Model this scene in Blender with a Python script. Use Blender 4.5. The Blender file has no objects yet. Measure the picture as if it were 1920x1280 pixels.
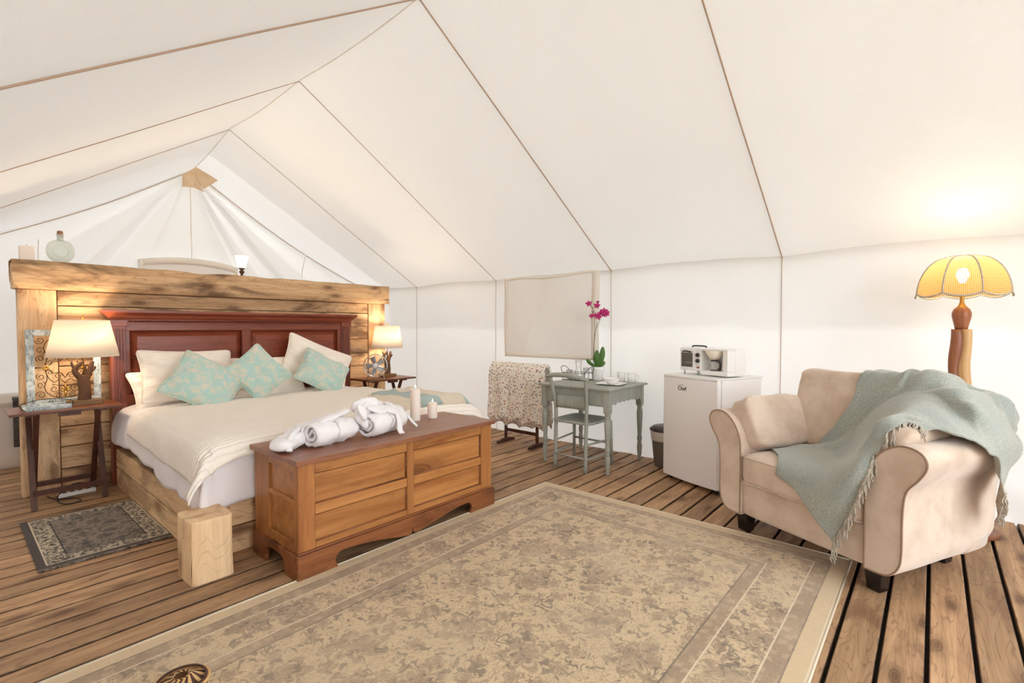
import bpy, math, random
from math import sin, cos, pi, sqrt, atan2, radians
from mathutils import Vector, Matrix, noise, Euler
random.seed(7)
sc = bpy.context.scene
col = sc.collection

# ------------------------------------------------------------------ camera
FPX = 918.0; CAMH = 1.27
pitch = math.atan(26/FPX); yaw = math.atan(790/FPX)
fwd = Vector((cos(yaw)*cos(pitch), sin(yaw)*cos(pitch), -sin(pitch)))
cd = bpy.data.cameras.new('camera'); cam = bpy.data.objects.new('camera', cd); col.objects.link(cam)
cam.location = (0, 0, CAMH); cam.rotation_euler = fwd.to_track_quat('-Z', 'Y').to_euler()
cd.sensor_width = 36; cd.lens = 36*FPX/1920; cd.clip_start = .02; cd.clip_end = 200
sc.camera = cam
# ------------------------------------------------------------------ light
w = bpy.data.worlds.new('world'); sc.world = w; w.use_nodes = True
bg = w.node_tree.nodes['Background']; bg.inputs[0].default_value = (.88, .95, 1.0, 1); bg.inputs[1].default_value = 4.2
sd = bpy.data.lights.new('sun', 'SUN'); sd.energy = 5.0; sd.angle = radians(3); sd.color = (1, .97, .93)
so = bpy.data.objects.new('sun', sd); col.objects.link(so)
so.rotation_euler = Vector((-.60, -.30, -.74)).to_track_quat('-Z', 'Y').to_euler()
sc.view_settings.view_transform = 'Standard'; sc.view_settings.look = 'None'
sc.view_settings.gamma = 1; sc.view_settings.use_curve_mapping = False
sc.view_settings.exposure = 0.45
try:
    sc.cycles.max_bounces = 14; sc.cycles.diffuse_bounces = 8; sc.cycles.transmission_bounces = 10
    sc.cycles.transparent_max_bounces = 12
except Exception: pass

# ------------------------------------------------------------------ materials
def S(r, g, b):
    f = lambda c: (c/255/12.92) if c/255 <= .04045 else ((c/255+.055)/1.055)**2.4
    return (f(r), f(g), f(b), 1)
class N:
    """small wrapper round a node tree"""
    def __init__(s, name):
        s.m = bpy.data.materials.new(name); s.m.use_nodes = True
        s.t = s.m.node_tree; s.t.nodes.clear()
        s.out = s.t.nodes.new('ShaderNodeOutputMaterial')
        s.tc = None
    def n(s, typ, **k):
        nd = s.t.nodes.new('ShaderNode'+typ)
        for a, b in k.items(): setattr(nd, a, b)
        return nd
    def put(s, sock, v):
        if hasattr(v, 'is_output'): s.t.links.new(v, sock)
        elif v is not None: sock.default_value = v
    def math(s, op, a, b=None, c=None, clamp=False):
        nd = s.n('Math', operation=op); nd.use_clamp = clamp
        s.put(nd.inputs[0], a)
        if b is not None: s.put(nd.inputs[1], b)
        if c is not None: s.put(nd.inputs[2], c)
        return nd.outputs[0]
    def obj(s):
        if not s.tc: s.tc = s.n('TexCoord')
        return s.tc.outputs['Object']
    def rnd(s): return s.n('ObjectInfo').outputs['Random']
    def shifted(s, scale=(1, 1, 1), k=37.0):
        r = s.rnd(); cb = s.n('CombineXYZ')
        s.put(cb.inputs[0], s.math('MULTIPLY', r, k)); s.put(cb.inputs[1], s.math('MULTIPLY', r, k*1.7)); s.put(cb.inputs[2], s.math('MULTIPLY', r, k*.6))
        a = s.n('VectorMath', operation='ADD'); s.put(a.inputs[0], s.obj()); s.put(a.inputs[1], cb.outputs[0])
        return s.vscale(a.outputs[0], scale)
    def vscale(s, v, sc_):
        m = s.n('VectorMath', operation='MULTIPLY'); s.put(m.inputs[0], v); m.inputs[1].default_value = sc_
        return m.outputs[0]
    def noise(s, vec, scale=5, detail=4, rough=.55, dist=0, out=0):
        nd = s.n('TexNoise'); s.put(nd.inputs['Vector'], vec); nd.inputs['Scale'].default_value = scale
        nd.inputs['Detail'].default_value = detail; nd.inputs['Roughness'].default_value = rough; nd.inputs['Distortion'].default_value = dist
        return nd.outputs[out]
    def vor(s, vec, scale=5, out=0, feat='F1', rand=1.0):
        nd = s.n('TexVoronoi', feature=feat); s.put(nd.inputs['Vector'], vec); nd.inputs['Scale'].default_value = scale
        if 'Randomness' in nd.inputs: nd.inputs['Randomness'].default_value = rand
        return nd.outputs[out]
    def ramp(s, v, pts):
        nd = s.n('ValToRGB'); s.put(nd.inputs[0], v); e = nd.color_ramp.elements
        while len(e) < len(pts): e.new(.5)
        for i, (p, c) in enumerate(pts): e[i].position = p; e[i].color = c if len(c) == 4 else (*c, 1)
        return nd.outputs[0]
    def step(s, v, a, b):
        nd = s.n('MapRange', interpolation_type='SMOOTHSTEP'); s.put(nd.inputs[0], v)
        nd.inputs[1].default_value = a; nd.inputs[2].default_value = b
        return nd.outputs[0]
    def mix(s, f, a, b, mode='MIX'):
        nd = s.n('Mix', data_type='RGBA', blend_type=mode); s.put(nd.inputs[0], f); s.put(nd.inputs[6], a); s.put(nd.inputs[7], b)
        return nd.outputs[2]
    def bump(s, h, st=.3, d=.01):
        nd = s.n('Bump'); nd.inputs['Strength'].default_value = st; nd.inputs['Distance'].default_value = d; s.put(nd.inputs['Height'], h)
        return nd.outputs[0]
    def pbr(s, c, rough=.6, normal=None, metal=0, spec=.5, **k):
        b = s.n('BsdfPrincipled'); s.put(b.inputs['Base Color'], c); s.put(b.inputs['Roughness'], rough); s.put(b.inputs['Metallic'], metal)
        b.inputs['Specular IOR Level'].default_value = spec
        if normal is not None: s.put(b.inputs['Normal'], normal)
        for a, v in k.items(): s.put(b.inputs[a.replace('_', ' ')], v)
        s.t.links.new(b.outputs[0], s.out.inputs[0]); return b

def wood(name, c1, c2, dark, axis=0, rough=.55, knots=.0, grain=1.0, var=.25, blotch=None, bl_amt=.5, bump=.25, gloss_spec=.4, flat=None, rl=.28, edge=None):
    m = N(name)
    st = [22, 22, 22]; st[axis] = 1.3
    v = m.shifted(tuple(x*grain for x in st))
    g = m.noise(v, 1.6, 6, .62, .6)
    st2 = [7, 7, 7]; st2[axis] = .9
    g2 = m.noise(m.shifted(tuple(st2), 21), 1.3, 3, .5, 1.2)
    rings = m.math('FRACT', m.math('MULTIPLY', g2, 9.0))
    rings = m.math('ABSOLUTE', m.math('SUBTRACT', rings, .5))
    c = m.ramp(g, [(.28, c1), (.70, c2)])
    c = m.mix(m.math('MULTIPLY', m.step(rings, .36, .5), rl), c, dark)
    if blotch:
        st3 = [5, 5, 5]; st3[axis] = 1.5
        bl = m.noise(m.shifted(tuple(st3), 11), 1.0, 5, .6, .8)
        c = m.mix(m.math('MULTIPLY', m.step(bl, .50, .68), bl_amt), c, blotch)
    if knots:
        st4 = [6.5, 6.5, 6.5]; st4[axis] = 2.4
        kv = m.shifted(tuple(st4), 53)
        sk = m.n('SeparateXYZ'); m.put(sk.inputs[0], kv); ck = m.n('CombineXYZ')
        oth = [k for k in (0, 1, 2) if k != axis and k != (flat if flat is not None else (axis+1) % 3)][0]
        m.put(ck.inputs[0], sk.outputs[axis]); m.put(ck.inputs[1], sk.outputs[oth])
        vn = m.n('TexVoronoi', voronoi_dimensions='2D'); m.put(vn.inputs['Vector'], ck.outputs[0]); vn.inputs['Scale'].default_value = knots
        sel = m.n('SeparateColor'); m.put(sel.inputs[0], vn.outputs['Color'])
        on = m.math('GREATER_THAN', sel.outputs[0], .45)
        vd = m.math('ADD', vn.outputs['Distance'], m.math('MULTIPLY', m.math('SUBTRACT', g, .5), .05))
        k1 = m.math('MULTIPLY', m.step(vd, .11, .05), on)
        ring = m.math('MULTIPLY', m.step(m.math('ABSOLUTE', m.math('SUBTRACT', vd, .105)), .022, .006), on)
        k2 = m.math('MULTIPLY', m.math('MULTIPLY', m.step(vd, .34, .10), .40), on)
        c = m.mix(k2, c, dark); c = m.mix(m.math('MULTIPLY', k1, .6), c, dark); c = m.mix(m.math('MULTIPLY', ring, .55), c, dark)
    if edge:        # weathered grime and gap shade, both painted along the long edges of every board
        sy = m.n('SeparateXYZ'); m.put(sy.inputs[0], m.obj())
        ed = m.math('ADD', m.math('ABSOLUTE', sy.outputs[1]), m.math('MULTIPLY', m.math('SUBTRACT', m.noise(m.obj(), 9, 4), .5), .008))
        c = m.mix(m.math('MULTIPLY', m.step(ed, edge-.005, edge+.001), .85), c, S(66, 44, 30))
    hv = m.n('HueSaturation'); m.put(hv.inputs['Color'], c)
    m.put(hv.inputs['Value'], m.math('ADD', m.math('MULTIPLY', m.rnd(), var), 1-var/2))
    m.pbr(hv.outputs[0], rough, m.bump(g, bump, .004), spec=gloss_spec)
    return m.m
def plain(name, c, rough=.6, metal=0, spec=.5, nz=0, nscale=60, var=0, **k):
    m = N(name); nrm = None; cc = c
    g = m.noise(m.obj(), nscale, 3)
    if nz: nrm = m.bump(g, nz, .003)
    if var:
        cc = m.mix(m.math('MULTIPLY', m.step(m.noise(m.obj(), 6, 4), .35, .7), var), c, tuple(x*.6 for x in c[:3])+(1,))
    m.pbr(cc, rough, nrm, metal, spec, **k); return m.m
def canvas(name, c, trans=.5, nsc=1.0):
    m = N(name)
    wv = m.noise(m.vscale(m.obj(), (1, 1, .25)), 160, 2)
    big = m.noise(m.obj(), .9*nsc, 4, .5)
    cc = m.mix(m.math('MULTIPLY', m.step(big, .3, .75), .10), c, tuple(x*.8 for x in c[:3])+(1,))
    d = m.n('BsdfDiffuse'); t = m.n('BsdfTranslucent')
    nb = m.bump(m.math('ADD', m.math('MULTIPLY', wv, .05), m.noise(m.obj(), 2.2, 5)), .35, .06)
    for x in (d, t): m.put(x.inputs[0], cc); m.put(x.inputs['Normal'], nb)
    mx = m.n('MixShader'); mx.inputs[0].default_value = trans
    m.t.links.new(d.outputs[0], mx.inputs[1]); m.t.links.new(t.outputs[0], mx.inputs[2]); m.t.links.new(mx.outputs[0], m.out.inputs[0])
    return m.m
def cloth(name, c, c2=None, sc_=40, rough=.9, sheen=.2, trans=0, patch=1.0, bump=.3, bscale=350):
    m = N(name)
    g = m.noise(m.obj(), bscale, 2)
    cc = c
    if c2: cc = m.mix(m.step(m.noise(m.obj(), sc_, 5, .6), .35, .68), c, c2)
    m.pbr(cc, rough, m.bump(g, bump, .002), spec=.2, Sheen_Weight=sheen)
    return m.m
def emis(name, c, s):
    m = N(name); e = m.n('Emission'); e.inputs[0].default_value = c; e.inputs[1].default_value = s
    m.t.links.new(e.outputs[0], m.out.inputs[0]); return m.m
def glass(name, tint=(1, 1, 1, 1), rough=.0, frost=0):
    m = N(name)
    tr = m.n('BsdfTransparent'); tr.inputs[0].default_value = tint
    gl = m.n('BsdfGlossy'); gl.inputs['Roughness'].default_value = .05
    fr = m.n('LayerWeight'); fr.inputs[0].default_value = .35
    mx = m.n('MixShader'); m.put(mx.inputs[0], m.math('ADD', m.math('MULTIPLY', fr.outputs['Fresnel'], .35), .03))
    m.t.links.new(tr.outputs[0], mx.inputs[1]); m.t.links.new(gl.outputs[0], mx.inputs[2])
    last = mx.outputs[0]
    if frost:
        d = m.n('BsdfTranslucent'); d.inputs[0].default_value = tint; d2 = m.n('BsdfDiffuse'); d2.inputs[0].default_value = tint
        a = m.n('MixShader'); a.inputs[0].default_value = .5; m.t.links.new(d.outputs[0], a.inputs[1]); m.t.links.new(d2.outputs[0], a.inputs[2])
        b = m.n('MixShader'); b.inputs[0].default_value = frost; m.t.links.new(last, b.inputs[1]); m.t.links.new(a.outputs[0], b.inputs[2]); last = b.outputs[0]
    m.t.links.new(last, m.out.inputs[0]); return m.m
def shade_mat(name, c, trans=.6):
    m = N(name)
    wv = m.noise(m.vscale(m.obj(), (1, 1, 6)), 90, 2)
    cc = m.mix(m.math('MULTIPLY', wv, .12), c, tuple(x*.7 for x in c[:3])+(1,))
    d = m.n('BsdfDiffuse'); t = m.n('BsdfTranslucent')
    for x in (d, t): m.put(x.inputs[0], cc)
    mx = m.n('MixShader'); mx.inputs[0].default_value = trans
    m.t.links.new(d.outputs[0], mx.inputs[1]); m.t.links.new(t.outputs[0], mx.inputs[2]); m.t.links.new(mx.outputs[0], m.out.inputs[0])
    return m.m

def rug_mat(name, hw, hl, bands, field, fig, fig2, wash, fsc=3.2, lightline=None, washamt=.5):
    """oriental rug: borders from the distance to the edge, flowers from voronoi cells, vines from noise contours"""
    m = N(name)
    sx = m.n('SeparateXYZ'); wob = m.noise(m.obj(), 14, 3, .5, 0, 1)
    wb = m.n('VectorMath', operation='SUBTRACT'); m.put(wb.inputs[0], wob); wb.inputs[1].default_value = (.5, .5, .5)
    wb2 = m.vscale(wb.outputs[0], (.05, .05, 0)); ad = m.n('VectorMath', operation='ADD'); m.put(ad.inputs[0], m.obj()); m.put(ad.inputs[1], wb2)
    P = ad.outputs[0]
    m.put(sx.inputs[0], m.obj())
    dx = m.math('SUBTRACT', hw, m.math('ABSOLUTE', sx.outputs[0])); dy = m.math('SUBTRACT', hl, m.math('ABSOLUTE', sx.outputs[1]))
    d = m.math('MINIMUM', dx, dy)
    def flowers(scale, petals, size):
        nd = m.n('TexVoronoi', feature='F1', voronoi_dimensions='2D'); m.put(nd.inputs['Vector'], m.vscale(P, (1, 1, 0))); nd.inputs['Scale'].default_value = scale
        nd.inputs['Randomness'].default_value = .75
        df = m.n('VectorMath', operation='SUBTRACT'); m.put(df.inputs[0], m.vscale(P, (1, 1, 0))); m.put(df.inputs[1], nd.outputs['Position'])
        s2 = m.n('SeparateXYZ'); m.put(s2.inputs[0], df.outputs[0])
        ang = m.math('ARCTAN2', s2.outputs[1], s2.outputs[0])
        r = m.math('MULTIPLY', nd.outputs['Distance'], 1.0)
        R = m.math('MULTIPLY', m.math('ADD', m.math('MULTIPLY', m.math('ABSOLUTE', m.math('SINE', m.math('MULTIPLY', ang, petals/2))), .45), .55), size)
        q = m.math('DIVIDE', r, R)
        body = m.step(q, 1.05, .9)
        inner = m.math('MULTIPLY', m.step(m.math('ABSOLUTE', m.math('SUBTRACT', q, .62)), .10, .04), .8)
        core = m.step(q, .30, .22)
        return m.math('MAXIMUM', m.math('SUBTRACT', body, inner, clamp=True), core)
    f1 = flowers(fsc, 7, .33); f2 = flowers(fsc*2.6, 5, .32); f3 = flowers(fsc*5.2, 4, .34)
    nz = m.noise(P, fsc*4.0, 2, .5, 1.5)
    vine = m.step(m.math('ABSOLUTE', m.math('SUBTRACT', nz, .5)), .022, .008)
    leafn = m.noise(P, fsc*8, 2, .55, 1.1)
    leaf = m.math('MAXIMUM', m.step(leafn, .575, .60), m.math('MULTIPLY', m.step(m.math('ABSOLUTE', m.math('SUBTRACT', leafn, .49)), .014, .005), .8))
    small = m.noise(P, fsc*22, 3, .6, .5)
    c = m.mix(m.math('MULTIPLY', m.step(small, .45, .7), .35), field, fig)
    c = m.mix(m.math('MULTIPLY', vine, .6), c, fig)
    c = m.mix(m.math('MULTIPLY', leaf, .72), c, fig2)
    c = m.mix(m.math('MULTIPLY', f2, .75), c, fig)
    c = m.mix(m.math('MULTIPLY', f1, .7), c, fig)
    c = m.mix(m.math('MULTIPLY', m.math('MULTIPLY', f1, leaf), .7), c, fig2)
    # border bands
    base = c
    for (a, b, kind, amt) in bands:
        inb = m.math('MULTIPLY', m.math('GREATER_THAN', d, a), m.math('LESS_THAN', d, b))
        if kind == 'plain': bc = field
        elif kind == 'dark': bc = m.mix(m.math('MULTIPLY', m.math('MAXIMUM', f3, m.math('MULTIPLY', vine, .6)), .45), fig, field)
        elif kind == 'line': bc = fig2
        elif kind == 'edge': bc = fig
        elif kind == 'light': bc = lightline or field
        elif kind == 'busy': bc = m.mix(m.math('MAXIMUM', f2, m.math('MAXIMUM', leaf, f3)), lightline or field, fig2)
        base = m.mix(m.math('MULTIPLY', inb, amt), base, bc)
    wn = m.noise(m.obj(), 2.3, 4, .6, .5); base = m.mix(m.math('MULTIPLY', m.step(wn, .42, .7), washamt), base, wash)
    fine = m.noise(m.obj(), 260, 2)
    hv = m.n('HueSaturation'); m.put(hv.inputs['Color'], base); m.put(hv.inputs['Value'], m.math('ADD', m.math('MULTIPLY', fine, .2), .9))
    m.pbr(hv.outputs[0], .95, m.bump(fine, .5, .003), spec=.15, Sheen_Weight=.15)
    return m.m

M = {}
M['canvas'] = canvas('cream tent canvas', (.765, .75, .732, 1), .085)
M['canvas_wall'] = canvas('white wall canvas', (.765, .756, .748, 1), .10)
M['fly'] = canvas('rain fly cloth', (.90, .89, .87, 1), .75)
M['flap'] = canvas('window flap canvas', (.93, .91, .885, 1), .02)
M['hem'] = canvas('flap hem', (.88, .82, .74, 1), .02)
M['cord'] = plain('seam cord', S(186, 160, 140), .8)
M['cord_dark'] = plain('dark seam cord', S(150, 128, 112), .8)
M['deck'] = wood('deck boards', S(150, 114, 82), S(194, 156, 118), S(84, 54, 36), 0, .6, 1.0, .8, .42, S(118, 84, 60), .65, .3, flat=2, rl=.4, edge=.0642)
M['deck_under'] = plain('deck underside', S(40, 28, 20), .9)
M['pine_x'] = wood('rough pine along', S(196, 150, 106), S(236, 200, 156), S(104, 64, 36), 0, .7, 1.0, .8, .26, S(104, 72, 50), .8, .4, flat=1, rl=.35)
M['pine_z'] = wood('rough pine upright', S(208, 164, 122), S(238, 206, 164), S(112, 66, 36), 2, .7, .8, .8, .22, S(142, 104, 74), .6, .4, flat=1, rl=.3)
M['pine_y'] = wood('rough pine lengthwise', S(204, 164, 120), S(232, 200, 158), S(118, 78, 48), 1, .7, .7, .8, .24, S(140, 106, 78), .6, .4, flat=0, rl=.3)
M['log'] = wood('pale peeled timber', S(216, 176, 130), S(242, 212, 170), S(126, 84, 50), 2, .6, .8, .6, .1, S(166, 118, 76), .6, .4, rl=.2)
M['mahog_x'] = wood('mahogany rails', S(116, 52, 36), S(152, 76, 50), S(70, 28, 18), 0, .30, 0, .7, .12, S(96, 34, 22), .5, .1, .5)
M['mahog_z'] = wood('mahogany stiles', S(112, 50, 36), S(146, 72, 48), S(68, 28, 18), 2, .30, 0, .7, .12, S(92, 34, 24), .5, .1, .5)
M['chest_x'] = wood('honey pine chest rails', S(150, 92, 46), S(190, 132, 76), S(88, 46, 20), 0, .36, .4, .55, .14, S(126, 72, 34), .6, .12, flat=1, rl=.15)
M['chest_z'] = wood('honey pine chest stiles', S(146, 88, 46), S(184, 126, 72), S(88, 46, 20), 2, .36, .4, .55, .14, S(120, 68, 34), .6, .12, flat=1, rl=.15)
M['chest_base'] = wood('worn chest plinth', S(112, 62, 32), S(154, 96, 56), S(46, 22, 12), 0, .4, .4, .5, .1, S(66, 34, 20), .85, .15, flat=1, rl=.15)
M['chest_lid'] = wood('reddish chest lid', S(126, 76, 52), S(160, 108, 80), S(80, 40, 26), 0, .32, 0, .6, .1, S(112, 62, 42), .5, .1)
M['tray'] = wood('dark stained tray table', S(84, 44, 26), S(124, 72, 44), S(44, 20, 12), 0, .35, 0, .7, .1, None, 0, .1)
M['tray_leg'] = wood('dark stained leg', S(66, 34, 24), S(92, 52, 36), S(36, 16, 10), 2, .45, 0, .7, .1, None, 0, .1)
M['duvet'] = cloth('white duvet', S(236, 230, 232), None, sheen=.1)
M['quilt'] = cloth('cream quilt', S(238, 224, 200), S(232, 216, 190), 8, sheen=.1)
M['sham'] = cloth('cream sham', S(238, 222, 200), S(230, 212, 188), 10)
M['sheet'] = cloth('grey mattress cover', S(150, 144, 146))
M['terry'] = cloth('white terry', S(240, 236, 238), None, sheen=.4, bump=.8, bscale=220)
M['suede'] = cloth('beige microsuede', S(212, 192, 174), S(192, 168, 148), 6, .85, .5, bump=.1)
M['suede_side'] = M['suede']
M['piping'] = cloth('brown piping', S(148, 122, 100))
M['black_leg'] = plain('black wood', S(28, 20, 18), .25)
M['wool'] = None
M['sage'] = wood('sage green paint', S(148, 151, 142), S(166, 168, 158), S(112, 112, 98), 2, .5, 0, .8, .06, S(150, 138, 118), .2, .15, rl=.1)
M['white_enamel'] = plain('white enamel', S(232, 228, 224), .3)
M['fridge'] = plain('fridge white', S(242, 240, 240), .35)
M['plastic_white'] = plain('white plastic', S(238, 236, 234), .35)
M['dark'] = plain('dark plastic', S(52, 44, 42), .4)
M['darkmetal'] = plain('bronze wire', S(92, 66, 40), .4, .7)
M['blackwire'] = plain('black wire', S(30, 24, 22), .5, .2)
M['chrome'] = plain('chrome', S(200, 200, 204), .2, .9)
M['silver'] = plain('satin silver', S(190, 190, 192), .35, .6)
M['ceramic'] = plain('white ceramic', S(240, 238, 236), .18)
M['wax'] = plain('white wax', S(240, 228, 218), .5, Subsurface_Weight=.3)
M['wick'] = plain('wick', S(40, 34, 30), .9)
M['flame'] = emis('flame', (1, .75, .4, 1), 6)
M['clear'] = glass('clear glass')
M['bottle'] = glass('seafoam glass', (.90, .94, .91, 1), frost=.5)
M['oven_glass'] = plain('smoked oven glass', S(96, 90, 84), .12)
M['cork'] = plain('cork', S(150, 108, 78), .9, nz=.4)
M['bulb_warm'] = emis('warm bulb', (1, .86, .62, 1), 34)
M['glass_shade'] = emis('lit glass shade', (1, .86, .64, 1), 2.2)
M['linen'] = shade_mat('linen shade', (.88, .82, .74, 1), .5)
M['brass'] = plain('brass', S(196, 150, 80), .3, .8)
M['green_leaf'] = plain('orchid leaf', S(74, 112, 44), .35, var=.3)
M['petal'] = plain('magenta petal', S(186, 20, 104), .6, var=.35)
M['petal_dark'] = plain('deep magenta lip', S(120, 10, 60), .6)
M['stem'] = plain('stem', S(96, 84, 52), .6)
M['bark'] = wood('driftwood brown', S(74, 46, 28), S(112, 76, 48), S(40, 22, 14), 2, .6, 0, 1, .1, None, 0, .8)
M['basew'] = wood('lamp block', S(108, 78, 44), S(140, 106, 64), S(70, 46, 24), 0, .5, 0, 1, .1)
M['orange_wood'] = wood('red cedar half', S(128, 76, 50), S(164, 104, 70), S(84, 42, 26), 2, .35, 0, .5, .05)
M['light_wood'] = wood('yellow cedar half', S(196, 152, 102), S(218, 178, 128), S(140, 98, 58), 2, .35, 0, .5, .05)
M['lampbase'] = wood('brown turned base', S(112, 66, 44), S(140, 88, 62), S(80, 44, 28), 0, .4, 0, .5, .05)
M['towel'] = cloth('dark grey towel', S(92, 86, 84), S(66, 60, 60), 60, bump=.8, bscale=160)
M['bin'] = plain('grey bin', S(112, 104, 94), .5)
M['bin_lid'] = plain('bin lid', S(74, 64, 60), .35)
M['bag'] = plain('bin liner', S(216, 208, 200), .35)
M['tubw'] = plain('tub enamel', S(228, 220, 212), .25)
M['peach'] = cloth('canvas patch', S(232, 206, 172), S(218, 188, 152), 6)
M['rubber'] = plain('rubber', S(40, 38, 38), .8)
M['slat1'] = plain('pale basket splint', S(206, 164, 110), .6, nz=.3)
M['slat2'] = plain('dark basket splint', S(70, 40, 28), .6)
M['paper'] = plain('coffee filter', S(244, 234, 218), .9)

def mk_distressed():
    m = N('distressed blue paint')
    st = m.noise(m.vscale(m.obj(), (90, 90, 14)), 1.4, 4, .6, .4)
    c = m.mix(m.step(st, .52, .60), S(176, 188, 192), S(112, 112, 112))
    c = m.mix(m.step(m.noise(m.obj(), 18, 4), .5, .62), c, S(208, 214, 214))
    m.pbr(c, .7, m.bump(st, .4, .002)); return m.m
M['distress'] = mk_distressed()
def mk_damask(name, base, fig):
    m = N(name)
    wob = m.noise(m.obj(), 9, 2, .5, 0, 1); v = m.n('VectorMath', operation='MULTIPLY_ADD'); m.put(v.inputs[0], wob); v.inputs[1].default_value = (.09,)*3; m.put(v.inputs[2], m.obj())
    a = m.vor(v.outputs[0], 15, 0); b = m.noise(v.outputs[0], 42, 2, .5, 1.2)
    f = m.math('MULTIPLY', m.step(a, .56, .40), m.step(b, .43, .50))
    f = m.math('MAXIMUM', f, m.math('MULTIPLY', m.step(m.math('ABSOLUTE', m.math('SUBTRACT', m.noise(m.obj(), 12, 1, .5, 1), .5)), .03, .012), .8))
    c = m.mix(m.math('MULTIPLY', f, .8), base, fig)
    g = m.noise(m.obj(), 8, 4)
    m.pbr(c, .75, m.bump(g, .25, .02), spec=.3, Sheen_Weight=.3); return m.m
M['damask'] = mk_damask('aqua damask', S(176, 206, 198), S(220, 208, 188))
def mk_floral():
    m = N('small floral print')
    v = m.vor(m.obj(), 42, 0); cpos = m.vor(m.obj(), 42, 1)
    s = m.n('SeparateColor'); m.put(s.inputs[0], cpos)
    c = m.mix(m.step(v, .36, .28), S(240, 232, 220), m.mix(m.math('GREATER_THAN', s.outputs[0], .5), S(176, 112, 92), S(120, 112, 116)))
    v2 = m.vor(m.obj(), 90, 0)
    c = m.mix(m.math('MULTIPLY', m.step(v2, .26, .2), .6), c, S(140, 130, 104))
    m.pbr(c, .9, None, spec=.2); return m.m
M['floral'] = mk_floral()
def mk_wool():
    m = N('grey green wool')
    f = m.noise(m.obj(), 180, 3, .7); g = m.noise(m.obj(), 7, 4)
    c = m.mix(m.step(f, .35, .65), S(140, 144, 136), S(178, 180, 168))
    c = m.mix(m.math('MULTIPLY', m.step(g, .35, .7), .4), c, S(146, 158, 160))
    m.pbr(c, .95, m.bump(f, .6, .003), spec=.1, Sheen_Weight=.5); return m.m
M['wool'] = mk_wool()
M['fringe'] = cloth('wool fringe', S(196, 184, 166), S(160, 154, 144), 90)
def mk_stripes():
    m = N('striped knit')
    s = m.n('SeparateXYZ'); m.put(s.inputs[0], m.obj())
    k = m.math('ADD', s.outputs[0], m.math('MULTIPLY', m.noise(m.obj(), 3, 2), .05))
    fr = m.math('FRACT', m.math('MULTIPLY', k, 2.15))
    band = m.math('MULTIPLY', m.step(fr, .02, .06), m.step(fr, .52, .48))
    c = m.mix(band, S(234, 218, 196), m.mix(m.step(s.outputs[0], .3, .55), S(172, 182, 160), S(172, 188, 184)))
    kn = m.n('TexWave', bands_direction='DIAGONAL'); m.put(kn.inputs[0], m.obj()); kn.inputs['Scale'].default_value = 34; kn.inputs['Distortion'].default_value = 3
    c = m.mix(m.math('MULTIPLY', kn.outputs[1], .14), c, S(120, 120, 105))
    m.pbr(c, .95, m.bump(kn.outputs[1], .6, .006), spec=.1, Sheen_Weight=.3); return m.m
M['stripes'] = mk_stripes()
def mk_wicker():
    m = N('woven raffia shade')
    tcx = m.n('TexCoord'); s = m.n('SeparateXYZ'); m.put(s.inputs[0], tcx.outputs['UV'])
    u = m.math('ABSOLUTE', m.math('SINE', m.math('MULTIPLY', s.outputs[0], 60.0))); v = m.math('ABSOLUTE', m.math('SINE', m.math('MULTIPLY', s.outputs[1], 75.0)))
    hole = m.math('MULTIPLY', m.step(u, .45, .7), m.step(v, .45, .7))
    c = m.mix(m.math('MULTIPLY', u, v), S(150, 104, 50), S(252, 226, 160))
    d = m.n('BsdfDiffuse'); t = m.n('BsdfTranslucent'); tp = m.n('BsdfTransparent')
    for x in (d, t): m.put(x.inputs[0], c)
    mx = m.n('MixShader'); mx.inputs[0].default_value = .65
    m.t.links.new(d.outputs[0], mx.inputs[1]); m.t.links.new(t.outputs[0], mx.inputs[2])
    m2 = m.n('MixShader'); m.put(m2.inputs[0], m.math('MULTIPLY', hole, .35)); m.t.links.new(mx.outputs[0], m2.inputs[1]); m.t.links.new(tp.outputs[0], m2.inputs[2])
    m.t.links.new(m2.outputs[0], m.out.inputs[0]); return m.m
M['wicker'] = mk_wicker()
def mk_quilted(name, c, c2, axis=1, per=.045, st=.7):
    m = N(name); s = m.n('SeparateXYZ'); m.put(s.inputs[0], m.obj())
    wv = m.noise(m.obj(), 14, 2)
    k = m.math('SINE', m.math('MULTIPLY', m.math('ADD', s.outputs[axis], m.math('MULTIPLY', wv, .012)), 2*pi/per))
    k = m.math('POWER', m.math('ABSOLUTE', k), .6)
    cc = m.mix(m.math('MULTIPLY', m.step(m.noise(m.obj(), 40, 4), .3, .7), .3), c, c2)
    m.pbr(cc, .9, m.bump(m.math('ADD', k, m.math('MULTIPLY', m.noise(m.obj(), 60, 3), .5)), st, .010), spec=.15, Sheen_Weight=.15); return m.m
M['quilt'] = mk_quilted('cream quilted cover', S(250, 241, 230), S(245, 234, 220))
M['sham'] = mk_quilted('cream quilted sham', S(250, 240, 228), S(244, 232, 216), 2, .035, .3)

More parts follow.
